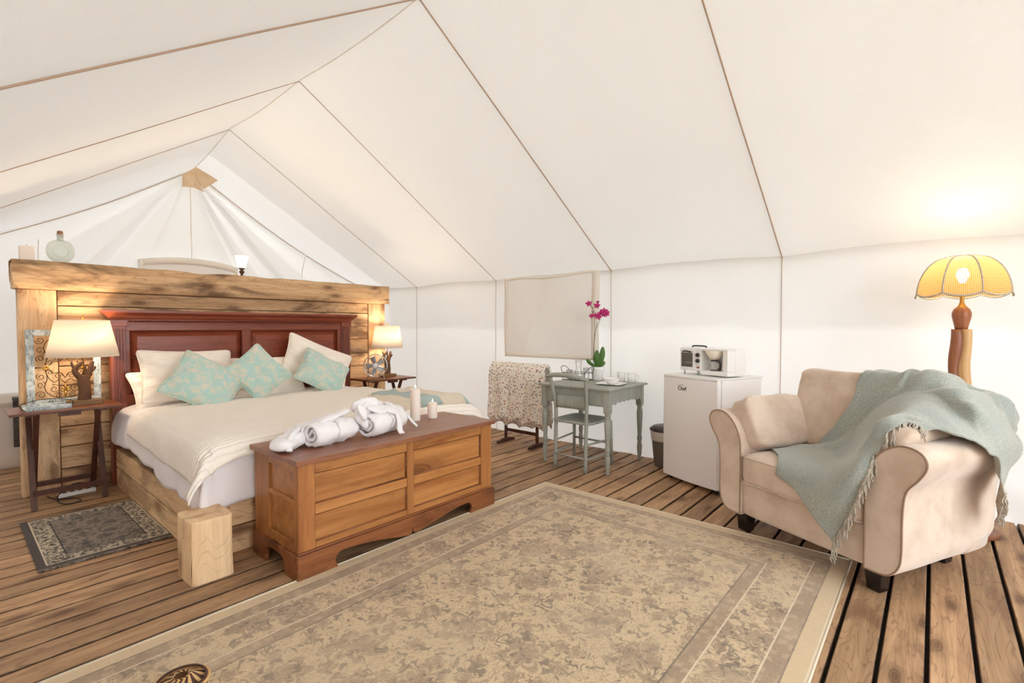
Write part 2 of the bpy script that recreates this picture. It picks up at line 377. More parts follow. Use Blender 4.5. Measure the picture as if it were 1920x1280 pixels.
# ------------------------------------------------------------------ mesh building
class G:
    def __init__(s): s.v = []; s.f = []; s.sm = []; s.uv = None
    def add(s, vs, fs, smooth=False):
        o = len(s.v); s.v += [tuple(v) for v in vs]; s.f += [tuple(i+o for i in f) for f in fs]; s.sm += [smooth]*len(fs)
        return s
    def box(s, x0, x1, y0, y1, z0, z1, mat=None):
        vs = [Vector((x, y, z)) for z in (z0, z1) for y in (y0, y1) for x in (x0, x1)]
        if mat: vs = [mat @ v for v in vs]
        return s.add(vs, [(0, 2, 3, 1), (4, 5, 7, 6), (0, 1, 5, 4), (2, 6, 7, 3), (0, 4, 6, 2), (1, 3, 7, 5)])
    def bar(s, a, b, wx, wy, up=(0, 0, 1)):
        a = Vector(a); b = Vector(b); d = b-a; L = d.length; z = d/L
        u = Vector(up); x = u.cross(z)
        if x.length < 1e-4: x = Vector((1, 0, 0)).cross(z)
        x.normalize(); y = z.cross(x)
        vs = [a+z*(t*L)+x*(i*wx/2)+y*(j*wy/2) for t in (0, 1) for j in (-1, 1) for i in (-1, 1)]
        return s.add(vs, [(0, 2, 3, 1), (4, 5, 7, 6), (0, 1, 5, 4), (2, 6, 7, 3), (0, 4, 6, 2), (1, 3, 7, 5)])
    def lathe(s, prof, c=(0, 0, 0), seg=24, cap=True, sq=None, mat=None):
        vs = []; fs = []; n = len(prof)
        for r, z in prof:
            for k in range(seg):
                a = 2*pi*k/seg; v = Vector((c[0]+r*cos(a), c[1]+r*sin(a), c[2]+z))
                vs.append(mat @ v if mat else v)
        for i in range(n-1):
            for k in range(seg):
                k2 = (k+1) % seg; fs.append((i*seg+k, i*seg+k2, (i+1)*seg+k2, (i+1)*seg+k))
        s.add(vs, fs, True)
        if cap:
            o = len(s.v)-len(vs)
            for i, rev in ((0, True), (n-1, False)):
                if prof[i][0] > 1e-5:
                    idx = [o+i*seg+k for k in range(seg)]
                    s.f.append(tuple(idx[::-1] if rev else idx)); s.sm.append(False)
        return s
    def tube(s, pts, r=.01, seg=8, cap=True, closed=False, flat=None):
        pts = [Vector(p) for p in pts]; n = len(pts); rs = r if isinstance(r, (list, tuple)) else [r]*n
        vs = []; fs = []; prev = None
        for i, p in enumerate(pts):
            if closed: t = pts[(i+1) % n]-pts[i-1]
            else: t = pts[min(i+1, n-1)]-pts[max(i-1, 0)]
            t.normalize()
            if prev is None:
                x = Vector((0, 0, 1)).cross(t)
                if x.length < 1e-3: x = Vector((1, 0, 0)).cross(t)
            else: x = prev-t*prev.dot(t)
            x.normalize(); y = t.cross(x); prev = x
            for k in range(seg):
                a = 2*pi*k/seg; vs.append(p+(x*cos(a)+y*sin(a)*(flat or 1))*rs[i])
        m = n if closed else n-1
        for i in range(m):
            for k in range(seg):
                k2 = (k+1) % seg; j = (i+1) % n
                fs.append((i*seg+k, i*seg+k2, j*seg+k2, j*seg+k))
        s.add(vs, fs, True)
        if cap and not closed:
            o = len(s.v)-len(vs)
            s.f.append(tuple(o+k for k in range(seg))[::-1]); s.sm.append(False)
            s.f.append(tuple(o+(n-1)*seg+k for k in range(seg))); s.sm.append(False)
        return s
    def prism(s, poly, ax, d0, d1, smooth=False):
        """poly of 2-D points in the two axes other than ax, extruded between d0 and d1 along ax"""
        def mk(p, d):
            q = [p[0], p[1]]; q.insert(ax, d); return tuple(q)
        n = len(poly); vs = [mk(p, d0) for p in poly]+[mk(p, d1) for p in poly]
        fs = [(i, (i+1) % n, n+(i+1) % n, n+i) for i in range(n)]
        s.add(vs, fs, smooth); o = len(s.v)-2*n
        s.f.append(tuple(o+i for i in range(n))[::-1]); s.sm.append(False)
        s.f.append(tuple(o+n+i for i in range(n))); s.sm.append(False)
        return s
    def grid(s, fn, nu, nv, cu=False, cv=False, smooth=True, uv=False):
        vs = []; uvs = []
        for j in range(nv+1):
            for i in range(nu+1):
                vs.append(Vector(fn(i/nu, j/nv)))
        W = nu+1; fs = []
        for j in range(nv):
            for i in range(nu): fs.append((j*W+i, j*W+i+1, (j+1)*W+i+1, (j+1)*W+i))
        if uv:
            s.uv = (s.uv or [])+[(i/nu, j/nv) for j in range(nv+1) for i in range(nu+1)]
        return s.add(vs, fs, smooth)
    def super(s, c, r, e1=.4, e2=.4, nu=32, nv=18, fn=None):
        sg = lambda x, e: math.copysign(abs(x)**e, x)
        def f(u, v):
            a = -pi/2+pi*v; b = 2*pi*u-pi
            p = Vector((sg(cos(a), e1)*sg(cos(b), e2)*r[0], sg(cos(a), e1)*sg(sin(b), e2)*r[1], sg(sin(a), e1)*r[2]))
            p += Vector(c)
            return fn(p) if fn else p
        return s.grid(f, nu, nv)
    def xf(s, mat): s.v = [tuple(mat @ Vector(v)) for v in s.v]; return s
    def build(s, name, mat, parent=None, bevel=0, seg=2, solid=0, sub=0, label=None, cat=None, group=None, kind=None, merge=False, loc=None):
        me = bpy.data.meshes.new(name); me.from_pydata(s.v, [], s.f); me.materials.append(mat)
        me.polygons.foreach_set('use_smooth', s.sm)
        if s.uv and len(s.uv) == len(s.v):
            ul = me.uv_layers.new(name='UVMap')
            for l in me.loops: ul.data[l.index].uv = s.uv[l.vertex_index]
        me.update()
        if merge:
            import bmesh
            b = bmesh.new(); b.from_mesh(me); bmesh.ops.remove_doubles(b, verts=b.verts, dist=1e-5); bmesh.ops.recalc_face_normals(b, faces=b.faces); b.to_mesh(me); b.free()
        o = bpy.data.objects.new(name, me); col.objects.link(o)
        if parent is not None: o.parent = parent
        if loc: o.location = loc
        if solid: md = o.modifiers.new('solid', 'SOLIDIFY'); md.thickness = solid; md.offset = 0
        if bevel: md = o.modifiers.new('bevel', 'BEVEL'); md.width = bevel; md.segments = seg; md.limit_method = 'ANGLE'; md.angle_limit = radians(40)
        if sub: md = o.modifiers.new('sub', 'SUBSURF'); md.levels = sub; md.render_levels = sub
        tag(o, label, cat, group, kind)
        return o
def tag(o, label=None, cat=None, group=None, kind=None):
    for k, v in (('label', label), ('category', cat), ('group', group), ('kind', kind)):
        if v: o[k] = v
def thing(name, label, cat, loc=(0, 0, 0), rotz=0, group=None):
    o = bpy.data.objects.new(name, None); col.objects.link(o); o.location = loc; o.rotation_euler = (0, 0, rotz)
    o.empty_display_size = .1
    tag(o, label, cat, group); return o
def copy_tree(o, parent=None):
    c = o.copy(); col.objects.link(c); c.parent = parent
    for ch in list(o.children): copy_tree(ch, c)
    return c
def nz(x, y=0, z=0): return noise.noise(Vector((x, y, z)))
def catmull(P, t):
    n = len(P)-1; t = max(0, min(.99999, t))*n; i = int(t); f = t-i
    p0, p1, p2, p3 = P[max(i-1, 0)], P[i], P[min(i+1, n)], P[min(i+2, n)]
    return .5*((2*p1)+(p2-p0)*f+(2*p0-5*p1+4*p2-p3)*f*f+(3*p1-p0-3*p2+p3)*f**3)
def spline(pts, n):
    P = [Vector(p) for p in pts]; return [catmull(P, i/(n-1)) for i in range(n)]
def RX(a): return Matrix.Rotation(a, 4, 'X')
def RY(a): return Matrix.Rotation(a, 4, 'Y')
def RZ(a): return Matrix.Rotation(a, 4, 'Z')
def T(x, y, z): return Matrix.Translation((x, y, z))

# ================================================================== THE TENT
RXY = 2.02; EAVE_R = 4.5; EAVE_L = -.46; Y0 = -2.15; Y1 = 7.24
RAFT = [-2.15, -.60, .95, 2.52, 4.13, 5.69, 7.24]
def seamk(y):
    """0 on a rafter line, 1 halfway between two"""
    for a, b in zip(RAFT, RAFT[1:]):
        if a <= y <= b: return sin(pi*(y-a)/(b-a))
    return 0
def ridge_z(y):
    z = 3.375
    if y > 5.69: z -= .085*((y-5.69)/1.55)
    return z-.03*seamk(y)
def ridge_x(y): return RXY+(.10*(y-5.69)/1.55 if y > 5.69 else 0)+.008*nz(y*2)
def eaveR(y): return 1.855+.022*seamk(y)+.012*nz(y*1.7, 3)+(.12*((y-6.2)/1.04)**2 if y > 6.2 else 0)
def eaveL(y): return 1.72+.02*seamk(y)+(.12*((y-6.2)/1.04)**2 if y > 6.2 else 0)
def slope_pt(side, u, y):
    x0, z0 = ridge_x(y), ridge_z(y)
    x1, z1 = (EAVE_R, eaveR(y)) if side > 0 else (EAVE_L, eaveL(y))
    x = x0+(x1-x0)*u*1.02; z = z0+(z1-z0)*u*1.02
    k = seamk(y)*sin(pi*min(1, max(0, u)))
    z += .035*k*(1-.6*u) + .010*nz(x*1.1, y*.9, 2)*sin(pi*u)
    if y > 5.9: z -= .10*((y-5.9)/1.34)**2*sin(pi*u)      # the gable edge hangs in a shallow curve
    # tension creases running into the eave where each rafter meets the wall
    for r in RAFT:
        d = abs(y-r)
        if d < .5 and u > .7: z += .010*sin((y-r)*38)*max(0, (u-.7)/.3)*(1-d/.5)*sin(pi*(1-u)/.3*.5+.01)
    return (x, y, z)
g = G(); NY = 150
g.grid(lambda u, v: slope_pt(1, u, Y0+(Y1-Y0)*v), 40, NY); g.grid(lambda u, v: slope_pt(-1, u, Y0+(Y1-Y0)*v), 40, NY)
ceil = g.build('ceiling', M['canvas'], kind='structure')
for yy in RAFT[1:-1]:
    for side in (1, -1):
        pts = [Vector(slope_pt(side, i/24, yy))-Vector((0, 0, .012)) for i in range(25)]
        G().tube(pts, .0032 if yy > 3 else .0052, 6).build('seam_cord', M['cord'], ceil)
pts = [Vector((ridge_x(y), y, ridge_z(y)-.006)) for y in [Y0+(Y1-Y0)*i/80 for i in range(81)]]
G().tube(pts, .004, 6).build('ridge_seam', M['hem'], ceil)
# walls
def wallR(u, v):
    y = Y0+(Y1-Y0)*u; zt = eaveR(y); z = zt*v
    x = EAVE_R+.02*(1-v)*nz(y*1.3, z*1.2, 1)+.025*seamk(y)*sin(pi*v)+.006*nz(y*5, z*2.5)
    if v < .2: x += .012*sin(y*17+nz(y*3)*4)*(1-v/.2)
    if y < .3 and z < .5: x += .05*(.5-z)*sin((y-z*1.6)*10)*min(1, (.3-y)*2)
    return (x, y, z+.012*v-.004)
wr = G().grid(wallR, 160, 34).build('wall_right', M['canvas_wall'], kind='structure')
for yy in RAFT[1:-1]:
    u = (yy-Y0)/(Y1-Y0); pts = [Vector(wallR(u, i/16))-Vector((.010, 0, 0)) for i in range(17)]
    G().tube(pts, .003, 6).build('seam_cord', M['cord'], wr)
def wallL(u, v):
    y = Y0+(Y1-Y0)*u; z = eaveL(y)*v
    return (EAVE_L-.02*seamk(y)*sin(pi*v)+.015*nz(y*1.5, z*1.2, 8), y, z-.004)
G().grid(wallL, 90, 20).build('wall_left', M['canvas_wall'], kind='structure')
PX, PZ = 2.09, 3.25
def gable_top(x):
    if x >= ridge_x(Y1): u = (x-ridge_x(Y1))/(EAVE_R-ridge_x(Y1))/1.02; return slope_pt(1, min(1, u), Y1)[2]
    u = (ridge_x(Y1)-x)/(ridge_x(Y1)-EAVE_L)/1.02; return slope_pt(-1, min(1, u), Y1)[2]
def folds(x, z):
    dx = x-PX; dz = PZ-z; r = sqrt(dx*dx+dz*dz); th = atan2(dx, max(.001, dz))
    a = 0
    for (t0, wd, am) in ((-1.18, .05, .05), (-1.02, .045, -.05), (-.86, .05, .055), (-.70, .035, -.03), (-.58, .05, .05), (-.40, .05, -.02), (.42, .05, .03), (.60, .05, .05), (.74, .045, -.04), (.90, .05, .05), (1.03, .04, -.03)):
        a += am*1.5*math.exp(-((th-t0)/wd)**2)
    return a*min(1, r/.5)*max(.25, 1-max(0, r-1.5)*.35)+.02*nz(x*1.6, z*1.6, 4)
def wallB(u, v):
    x = EAVE_L-.03+(EAVE_R-EAVE_L+.06)*u; zt = gable_top(x)+.006; z = zt*v
    f = folds(x, z)*min(1, (1-v)*14)
    return (x, Y1-.02+f*1.1-.05*0, z)
wb = G().grid(wallB, 220, 110).build('wall_back', M['canvas_wall'], kind='structure')
def backpt(x, z): return Vector((x, Y1-.045+folds(x, z)*1.1, z))
for x, zt in ((.68, 2.2), (2.09, 3.18), (3.57, 2.4)):
    zt = min(zt, gable_top(x)-.03); G().tube([backpt(x, .02+(zt-.02)*i/20) for i in range(21)], .006, 6).build('seam_cord', M['hem'], wb)
for side in (1, -1):
    pts = [Vector(slope_pt(side, i/30, Y1-.03))-Vector((0, 0, .02)) for i in range(31)]
    G().tube(pts, .005, 6).build('gable_seam', M['cord'], wb)
# canvas gusset where the ridge meets the gable
g = G(); a = Vector((2.12, 7.06, 3.235))
g.add([a+Vector(p) for p in ((-.005, -.02, .045), (.215, -.10, -.085), (.09, .02, -.20), (.0, .06, -.10), (-.015, .02, -.06))], [(0, 1, 2, 3, 4)])
g.add([a+Vector(p) for p in ((-.005, -.02, .045), (-.015, .02, -.06), (.09, .02, -.24), (-.01, .05, -.20), (-.15, .02, -.22), (-.16, -.03, -.085))], [(0, 5, 4, 3, 2, 1)])
g.build('ridge_gusset', M['peach'], wb, solid=.006)
# front of the tent, behind the viewer: the door panels are tied back, only narrow side panels and the gable top hang down
g = G()
for x0, x1 in ((EAVE_L, EAVE_L+.35), (EAVE_R-1.35, EAVE_R)):
    g.grid(lambda u, v: (x0+(x1-x0)*u, Y0+.02+.02*sin(u*20), (gable_top(x0+(x1-x0)*u)+.02)*v), 16, 10)
g.build('wall_front', M['canvas_wall'], kind='structure')
# rain fly above the living canvas
g = G()
FY1 = 6.55
def fly(side, u, v):
    y = Y0-.3+(FY1-Y0+.3)*v; x1, z1 = ((EAVE_R+.45, 1.80) if side > 0 else (EAVE_L-.45, 1.66))
    return (RXY+(x1-RXY)*u, y, 3.62+(z1-3.62)*u)
for sd_ in (1, -1): g.grid(lambda u, v: fly(sd_, u, v), 6, 12)
g.build('rain_fly', M['fly'], kind='structure')
# window flaps
def flap(name, fn, parent_kind, hemw=.045):
    f = G().grid(fn, 36, 24).build(name, M['flap'], kind='structure', solid=.003)
    return f
def win1(u, v):
    y = 3.955-1.31*u; z = .925+.93*v+.012*sin(u*9)*v+.012*u*v
    x = EAVE_R-.034+.010*nz(y*3, z*2, 5)*4*.5-.012*math.exp(-((u-.22-.3*v)/.05)**2)-.010*math.exp(-((u-.58)/.06)**2)*v
    return (x, y, z)
w1 = G().grid(win1, 44, 30).build('window_1', M['flap'], kind='structure', solid=.003)
off = Vector((-.006, 0, 0))
for (a, b) in (((0, 0), (1, 0)), ((0, 1), (1, 1)), ((0, 0), (0, 1)), ((1, 0), (1, 1))):
    a_, b_ = Vector(a), Vector(b); n = 24
    inw = Vector((0, .05)) if a[1] == b[1] == 0 else Vector((0, -.03)) if a[1] == b[1] == 1 else Vector((.035, 0)) if a[0] == 0 else Vector((-.065, 0))
    G().grid(lambda u, v: Vector(win1(*(a_+(b_-a_)*u+inw*v)))+off, n, 2).build('flap_hem', M['hem'], w1, solid=.002)
def win2(u, v):
    x = 1.515+1.12*u; z = 1.2+(.875+.07*sin(pi*u)**.8)*v
    return tuple(backpt(x, z)+Vector((0, -.05, 0)))
w2 = G().grid(win2, 30, 16).build('window_2', M['flap'], kind='structure', solid=.003)
for (a, b, inw) in (((0, 1), (1, 1), (0, -.09)), ((0, 0), (0, 1), (.05, 0)), ((1, 0), (1, 1), (-.05, 0))):
    a_, b_, i_ = Vector(a), Vector(b), Vector(inw)
    G().grid(lambda u, v: Vector(win2(*(a_+(b_-a_)*u+i_*v)))+Vector((0, -.006, 0)), 24, 2).build('flap_hem', M['hem'], w2, solid=.002)
# ground outside and floor
G().grid(lambda u, v: (-30+64*u, -30+64*v, -.35), 4, 4).build('ground', plain('pale gravel', S(150, 140, 120), .95, nz=.4, nscale=8), kind='structure')
fl = G().box(-.55, 4.6, Y0-.1, 7.3, -.20, -.036).build('floor', M['deck_under'], kind='structure')
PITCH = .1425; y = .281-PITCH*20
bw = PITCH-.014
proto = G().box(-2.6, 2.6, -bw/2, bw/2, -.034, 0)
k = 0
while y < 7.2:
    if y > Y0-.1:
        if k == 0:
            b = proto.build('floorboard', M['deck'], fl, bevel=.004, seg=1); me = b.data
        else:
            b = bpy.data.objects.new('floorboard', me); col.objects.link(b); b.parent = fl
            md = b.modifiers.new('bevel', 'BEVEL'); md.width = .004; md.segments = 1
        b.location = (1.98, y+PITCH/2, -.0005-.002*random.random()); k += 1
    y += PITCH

# ================================================================== PARTITION (rough timber headboard wall)
pw = thing('timber_partition', 'rough pine plank partition with thick top beam behind the bed', 'partition', (1.95, 5.14, 0))
ox, oy = -1.95, -5.14
def W(x): return x+ox
zs = [0, .168, .342, .497, .655, .82, .972, 1.136, 1.283, 1.44, 1.556]
for i in range(10):
    j1, j2 = random.uniform(0, .006), random.uniform(0, .004)
    G().box(W(.58), W(3.31), -.018+j1, .03, zs[i]+.003, zs[i+1]-.002-j2).build('plank', M['pine_x'], pw, bevel=.004)
G().box(W(.58), W(3.31), .031, .06, .0, 1.556).build('backing_board', M['pine_x'], pw)
G().box(W(.362), W(.574), -.03, .10, 0, 1.556).build('post', M['pine_z'], pw, bevel=.006)
G().box(W(3.315), W(3.545), -.03, .10, 0, 1.556).build('post', M['pine_z'], pw, bevel=.006)
# beam with waney edges
def beamf(u, v):
    x = .333+3.232*u; yb0, yb1, zb0, zb1 = -.09, .16, 1.558, 1.770
    c = v*4
    dz_ = -.012*max(0, nz(x*4, 7))-.014*math.exp(-((x-1.52)/.10)**2)
    P = [(yb0, zb0), (yb0, zb1+dz_), (yb1, zb1), (yb1, zb0), (yb0, zb0)]
    i = min(3, int(c)); f = c-i
    yy = P[i][0]+(P[i+1][0]-P[i][0])*f; zz = P[i][1]+(P[i+1][1]-P[i][1])*f
    if u < .012 and zz < 1.62: x += .03*(1-(zz-1.558)/.06)
    return (x+ox, yy+.003*nz(x*3, zz*9), zz)
g = G().grid(beamf, 90, 16)
g.box(W(.34), W(3.56), -.085, .155, 1.562, 1.75)
g.build('beam', M['pine_x'], pw, merge=True)
# ================================================================== MAHOGANY HEADBOARD
hb = thing('headboard', 'polished mahogany two-panel headboard with cornice behind the pillows', 'headboard', (1.94, 5.02, 0))
X = lambda x: x-1.94
for x0, x1 in ((.872, .972), (2.895, 2.995)):
    G().box(X(x0), X(x1), -.035, .05, 0, 1.33).build('post', M['mahog_z'], hb, bevel=.004)
    g = G()
    for k in range(4): g.box(X(x0)+.018+k*.019, X(x0)+.027+k*.019, -.044, -.034, .58, 1.26)
    g.build('fluting', M['mahog_z'], hb, bevel=.003)
    G().box(X(x0)-.008, X(x1)+.008, -.05, .055, 1.28, 1.335).build('capital', M['mahog_x'], hb, bevel=.004)
G().box(X(.97), X(2.9), -.02, .04, 1.245, 1.30).build('top_rail', M['mahog_x'], hb, bevel=.003)
G().box(X(.97), X(2.9), -.02, .04, .40, .72).build('bottom_rail', M['mahog_x'], hb, bevel=.003)
G().box(X(.97), X(1.0), -.02, .04, .72, 1.245).build('stile', M['mahog_z'], hb, bevel=.003)
G().box(X(1.86), X(1.94), -.02, .04, .72, 1.245).build('stile', M['mahog_z'], hb, bevel=.003)
G().box(X(2.85), X(2.9), -.02, .04, .72, 1.245).build('stile', M['mahog_z'], hb, bevel=.003)
for x0, x1 in ((1.0, 1.86), (1.94, 2.85)):
    g = G(); a, b, c, d = X(x0), X(x1), .72, 1.245; m_ = .05
    o = [(a, .02, c), (b, .02, c), (b, .02, d), (a, .02, d)]; i_ = [(a+m_, -.018, c+m_), (b-m_, -.018, c+m_), (b-m_, -.018, d-m_), (a+m_, -.018, d-m_)]
    g.add(o+i_, [(4, 5, 6, 7)]+[(k, (k+1) % 4, 4+(k+1) % 4, 4+k) for k in range(4)]); g.box(a, b, .021, .035, c, d)
    g.build('raised_panel', M['mahog_x'], hb)
g = G()
for k in range(170):
    x = X(.99)+k*(1.90/170); g.add([(x, -.03, 1.312), (x+.008, -.041, 1.312), (x+.016, -.03, 1.328), (x+.008, -.041, 1.328), (x+.0, -.03, 1.328)], [(0, 1, 3, 4), (1, 2, 3)])
g.box(X(.975), X(2.892), -.028, .03, 1.300, 1.338)
r = g.build('rope_moulding', M['mahog_x'], hb); r['kind'] = 'stuff'
prof = [(-.045, 1.335), (-.05, 1.345), (-.062, 1.352), (-.066, 1.366), (-.09, 1.385), (-.098, 1.392), (-.098, 1.412), (.07, 1.412), (.07, 1.335)]
g = G()
n = len(prof); vs = []
for sgn, xe in ((-1, .868), (1, 2.999)):
    for (yy, zz) in prof:
        e = max(0, -yy-.045) if yy < 0 else .02
        if zz > 1.40: e = .053
        vs.append((X(xe)+sgn*(e if yy < 0 else (.053 if zz > 1.4 else .0)), yy, zz))
g.add(vs, [(i, (i+1) % n, n+(i+1) % n, n+i) for i in range(n)]+[tuple(range(n))[::-1], tuple(range(n, 2*n))])
g.build('cornice', M['mahog_x'], hb, bevel=.002)

# ================================================================== BED
bed = thing('bed_platform', 'low bed platform of stacked sawn timbers under the mattress', 'bed', (1.93, 3.98, 0))
bx = lambda x: x-1.93
by = lambda y: y-3.98
for z0, z1 in ((.0, .146), (.154, .30)):
    G().box(bx(.885), bx(1.02), by(2.96), by(4.95), z0, z1).build('side_timber', M['pine_y'], bed, bevel=.006)
    G().box(bx(2.84), bx(2.975), by(2.96), by(4.95), z0, z1).build('side_timber', M['pine_y'], bed, bevel=.006)
    G().box(bx(1.022), bx(2.838), by(2.965), by(3.09), z0, z1).build('end_timber', M['pine_x'], bed, bevel=.006)
G().box(bx(1.0), bx(2.86), by(3.05), by(4.95), .25, .30).build('deck_panel', M['pine_y'], bed)
lg = thing('timber_block', 'short square pale log block standing at the near bed corner', 'wood block', (.862, 2.835, 0))
def blockf(p):
    q = p.copy(); q.x += .006*nz(p.z*6, p.y*5); q.y += .006*nz(p.z*5, p.x*7, 4); return q
g = G(); nb = 14
def bl(u, v):
    a = u*4; i = min(3, int(a)); f = a-i; cs = [(-.099, -.118), (.099, -.118), (.099, .118), (-.099, .118), (-.099, -.118)]
    x = cs[i][0]+(cs[i+1][0]-cs[i][0])*f; yv = cs[i][1]+(cs[i+1][1]-cs[i][1])*f
    ch = .93+.07*min(1, min(f, 1-f)*9); z = .315*v
    return (x*ch+.006*nz(z*7, u*9, 1), yv*ch+.006*nz(z*6, u*8, 5), z)
g.grid(bl, 32, 12); 
g.add([Vector((0, 0, .317))]+[Vector(bl(i/32, 1)) for i in range(32)], [(0, 1+i, 1+(i+1) % 32) for i in range(32)])
g.build('block', M['log'], lg, merge=True, bevel=.006)
mt = thing('mattress', 'mattress in a grey fitted sheet on the timber platform', 'mattress', (1.93, 3.98, .30))
G().super((0, .02, .15), (1.0, .955, .15), .12, .12, 48, 20).build('mattress_body', M['sheet'], mt)
# draped bedding
def drape(xa, xb, ya, yb, ztop, hangL, hangR, hangF, y_end, puff=.03, off=.03, seed=0, amp=.012, nu=110, nv=100, dome=.03, flare=.08, fa=1.3):
    """sheet over the rectangle xa..xb, ya..yb, hanging left, right and at the foot (low y)"""
    def f(u, v):
        Lx = hangL(v)+(xb-xa)+hangR; s = u*Lx-hangL(v); yv0 = v*((yb-ya)+hangF(u))-hangF(u)
        oxl = max(0, -s); oxr = max(0, s-(xb-xa)); oy_ = max(0, -yv0)
        px = xa+min(max(s, 0), xb-xa); py = ya+max(yv0, 0)
        drop = sqrt(max(oxl, oxr)**2+oy_**2)
        z = ztop
        ex = min(px-xa, xb-px)/.12; ey = (py-ya)/.12
        e = min(1, max(0, ex))**.5*min(1, max(0, ey))**.5 if True else 1
        z += dome*(sin(pi*min(1, max(0, (px-xa)/(xb-xa))))**.5)*1.0-dome
        rd = .05
        z -= rd*(1-min(1, max(0, min(ex, 9)))**.5)*.5 if ex < 1 else 0
        z -= rd*(1-min(1, max(0, ey))**.5)*.5 if ey < 1 else 0
        outx = (-1 if oxl > 0 else 1)*(off*(1-math.exp(-max(oxl, oxr)/.05))) if (oxl > 0 or oxr > 0) else 0
        outy = -off*(1-math.exp(-oy_/.05)) if oy_ > 0 else 0
        fold = 0
        if drop > 0:
            z -= max(0, drop-.015)
            ph = (px+py)*9+seed
            if oxl > 0 and oy_ > 0: outx -= flare*oxl*min(1, oy_/.08); outy -= flare*.75*oy_*min(1, oxl/.08); z += (.10 if flare > .2 else .38)*min(oxl, oy_)
            fold = amp*fa*(sin(ph*.55+nz(ph*.35, seed)*5)+.5*nz(ph*1.1, drop*5, seed))*min(1, drop/.15)
            if oxl > 0 or oxr > 0: outx += (-1 if oxl > 0 else 1)*abs(fold)
            if oy_ > 0: outy -= abs(fold)*.5
            if (oxl > 0) and oy_ > 0: outx += .02; outy -= .0
        wr = amp*(nz(px*3+seed, py*3)*.7+nz(px*8, py*8+seed)*.3)
        return (px+outx+amp*.5*nz(py*4, z*4, seed), py+outy, z+wr)
    return f
hl = lambda v: .38-.14*min(1, v*1.6)+.02*nz(v*9)
du = thing('duvet', 'plain white duvet hanging over the left and foot of the bed', 'duvet', (0, 0, 0))
f = drape(.93, 2.93, 2.985, 4.98, .652, hl, .30, lambda u: .30+.03*sin(u*9), 0, seed=3, off=.045, amp=.016)
G().grid(f, 130, 110).build('duvet_cover', M['duvet'], du, solid=.012)
qu = thing('quilt', 'cream channel-quilted coverlet spread over the white duvet', 'quilt', (0, 0, 0))
f2 = drape(.925, 2.935, 2.975, 4.42, .677, lambda v: .21-.07*v, .22, lambda u: .10+.07*max(0, 1-u*7), 0, seed=3, off=.070, amp=.009, fa=.5, flare=.36)
G().grid(f2, 150, 90).build('quilt_cover', M['quilt'], qu, solid=.008)
# pillows
def pil_edge(a, b, wd, ht):
    """outline of a stuffed cover: sides curve in a little, corners rounded"""
    pin = 1-.085*(1-abs(b)**2.0)*abs(a)**3; pin2 = 1-.085*(1-abs(a)**2.0)*abs(b)**3
    c = max(0, abs(a)+abs(b)-1.80)/.20; cr = 1-.045*c*c
    return a*wd/2*pin*cr, b*ht/2*pin2*cr
def pillow_mesh(wd, ht, tk, seed=0, ear=1.0, nu=40, wr=.012):
    g = G()
    for sgn in (1, -1):
        def f(u, v, sgn=sgn):
            a, b = 2*u-1, 2*v-1
            if sgn < 0: a = -a
            e = max(0, (1-a*a))**.5*max(0, (1-b*b))**.5
            x, z = pil_edge(a, b, wd, ht)
            k = nz(a*1.6+seed*3, b*1.6, seed+sgn)*wr*2.6+nz(a*3.4+seed, b*3.4, seed)*wr*1.5
            # creases running out of the corners and along the seam
            rr = abs(a)+abs(b)
            cr = sin((a-b*1.3)*17+nz(a*3, b*3, seed)*5)*.006*max(0, rr-.8)+.006*sin((a+b)*22+seed*2)*max(0, max(abs(a), abs(b))-.6)
            return (x, sgn*tk/2*e+sgn*(k+cr)*min(1, e*2.0), z)
        g.grid(f, nu, nu)
    return g
def pillow(name, label, cat, c, wd, ht, tk, roll, lean, yawz, mat, seed, piping=None, group=None, flange=0):
    t = thing(name, label, cat, c, 0, group)
    mt_ = RZ(yawz) @ RX(lean) @ RY(roll)
    g = pillow_mesh(wd, ht, tk, seed)
    g.xf(mt_).build('cover', mat, t, merge=True)
    pts = []
    for i in range(64):
        q = i/64*4; k = int(q); fr = q-k; a, b = [(-1+2*fr, -1), (1, -1+2*fr), (1-2*fr, 1), (-1, 1-2*fr)][k]
        ex_, ez_ = pil_edge(a, b, wd, ht)
        pts.append(mt_ @ Vector((ex_*1.005, 0, ez_*1.005)))
    G().tube(pts, piping or .004, 6, closed=True).build('seam', mat, t)
    return t
PL = 'pillows'
pillow('pillow', 'cream quilted pillow standing at the left end of the headboard', 'pillow', (1.36, 4.80, .865), .72, .46, .19, radians(2), radians(-22), radians(3), M['sham'], 1)
pillow('pillow', 'cream pillow lying low at the left rear, only its edge showing', 'pillow', (1.30, 4.86, .76), .70, .36, .16, radians(-2), radians(-30), radians(8), M['sham'], 2)
pillow('pillow', 'cream pillow between the left and middle aqua cushions', 'pillow', (2.02, 4.80, .80), .66, .42, .17, radians(0), radians(-26), radians(-2), M['sham'], 3)
pillow('pillow', 'cream pillow tilted up against the right headboard panel', 'pillow', (2.50, 4.78, .90), .72, .44, .18, radians(24), radians(-16), radians(2), M['sham'], 4)
GC = 'aqua damask cushions'
pillow('cushion', 'leftmost aqua damask cushion, the largest, lying on its corner', 'cushion', (1.365, 4.43, .825), .50, .46, .17, radians(36), radians(-36), radians(0), M['damask'], 5, .006)
pillow('cushion', 'middle aqua damask cushion standing with one corner up', 'cushion', (1.775, 4.42, .880), .41, .40, .16, radians(52), radians(-26), radians(-4), M['damask'], 6, .006)
pillow('cushion', 'rightmost aqua damask cushion leaning on the tilted cream pillow', 'cushion', (2.385, 4.46, .835), .46, .42, .17, radians(38), radians(-36), radians(4), M['damask'], 7, .006)
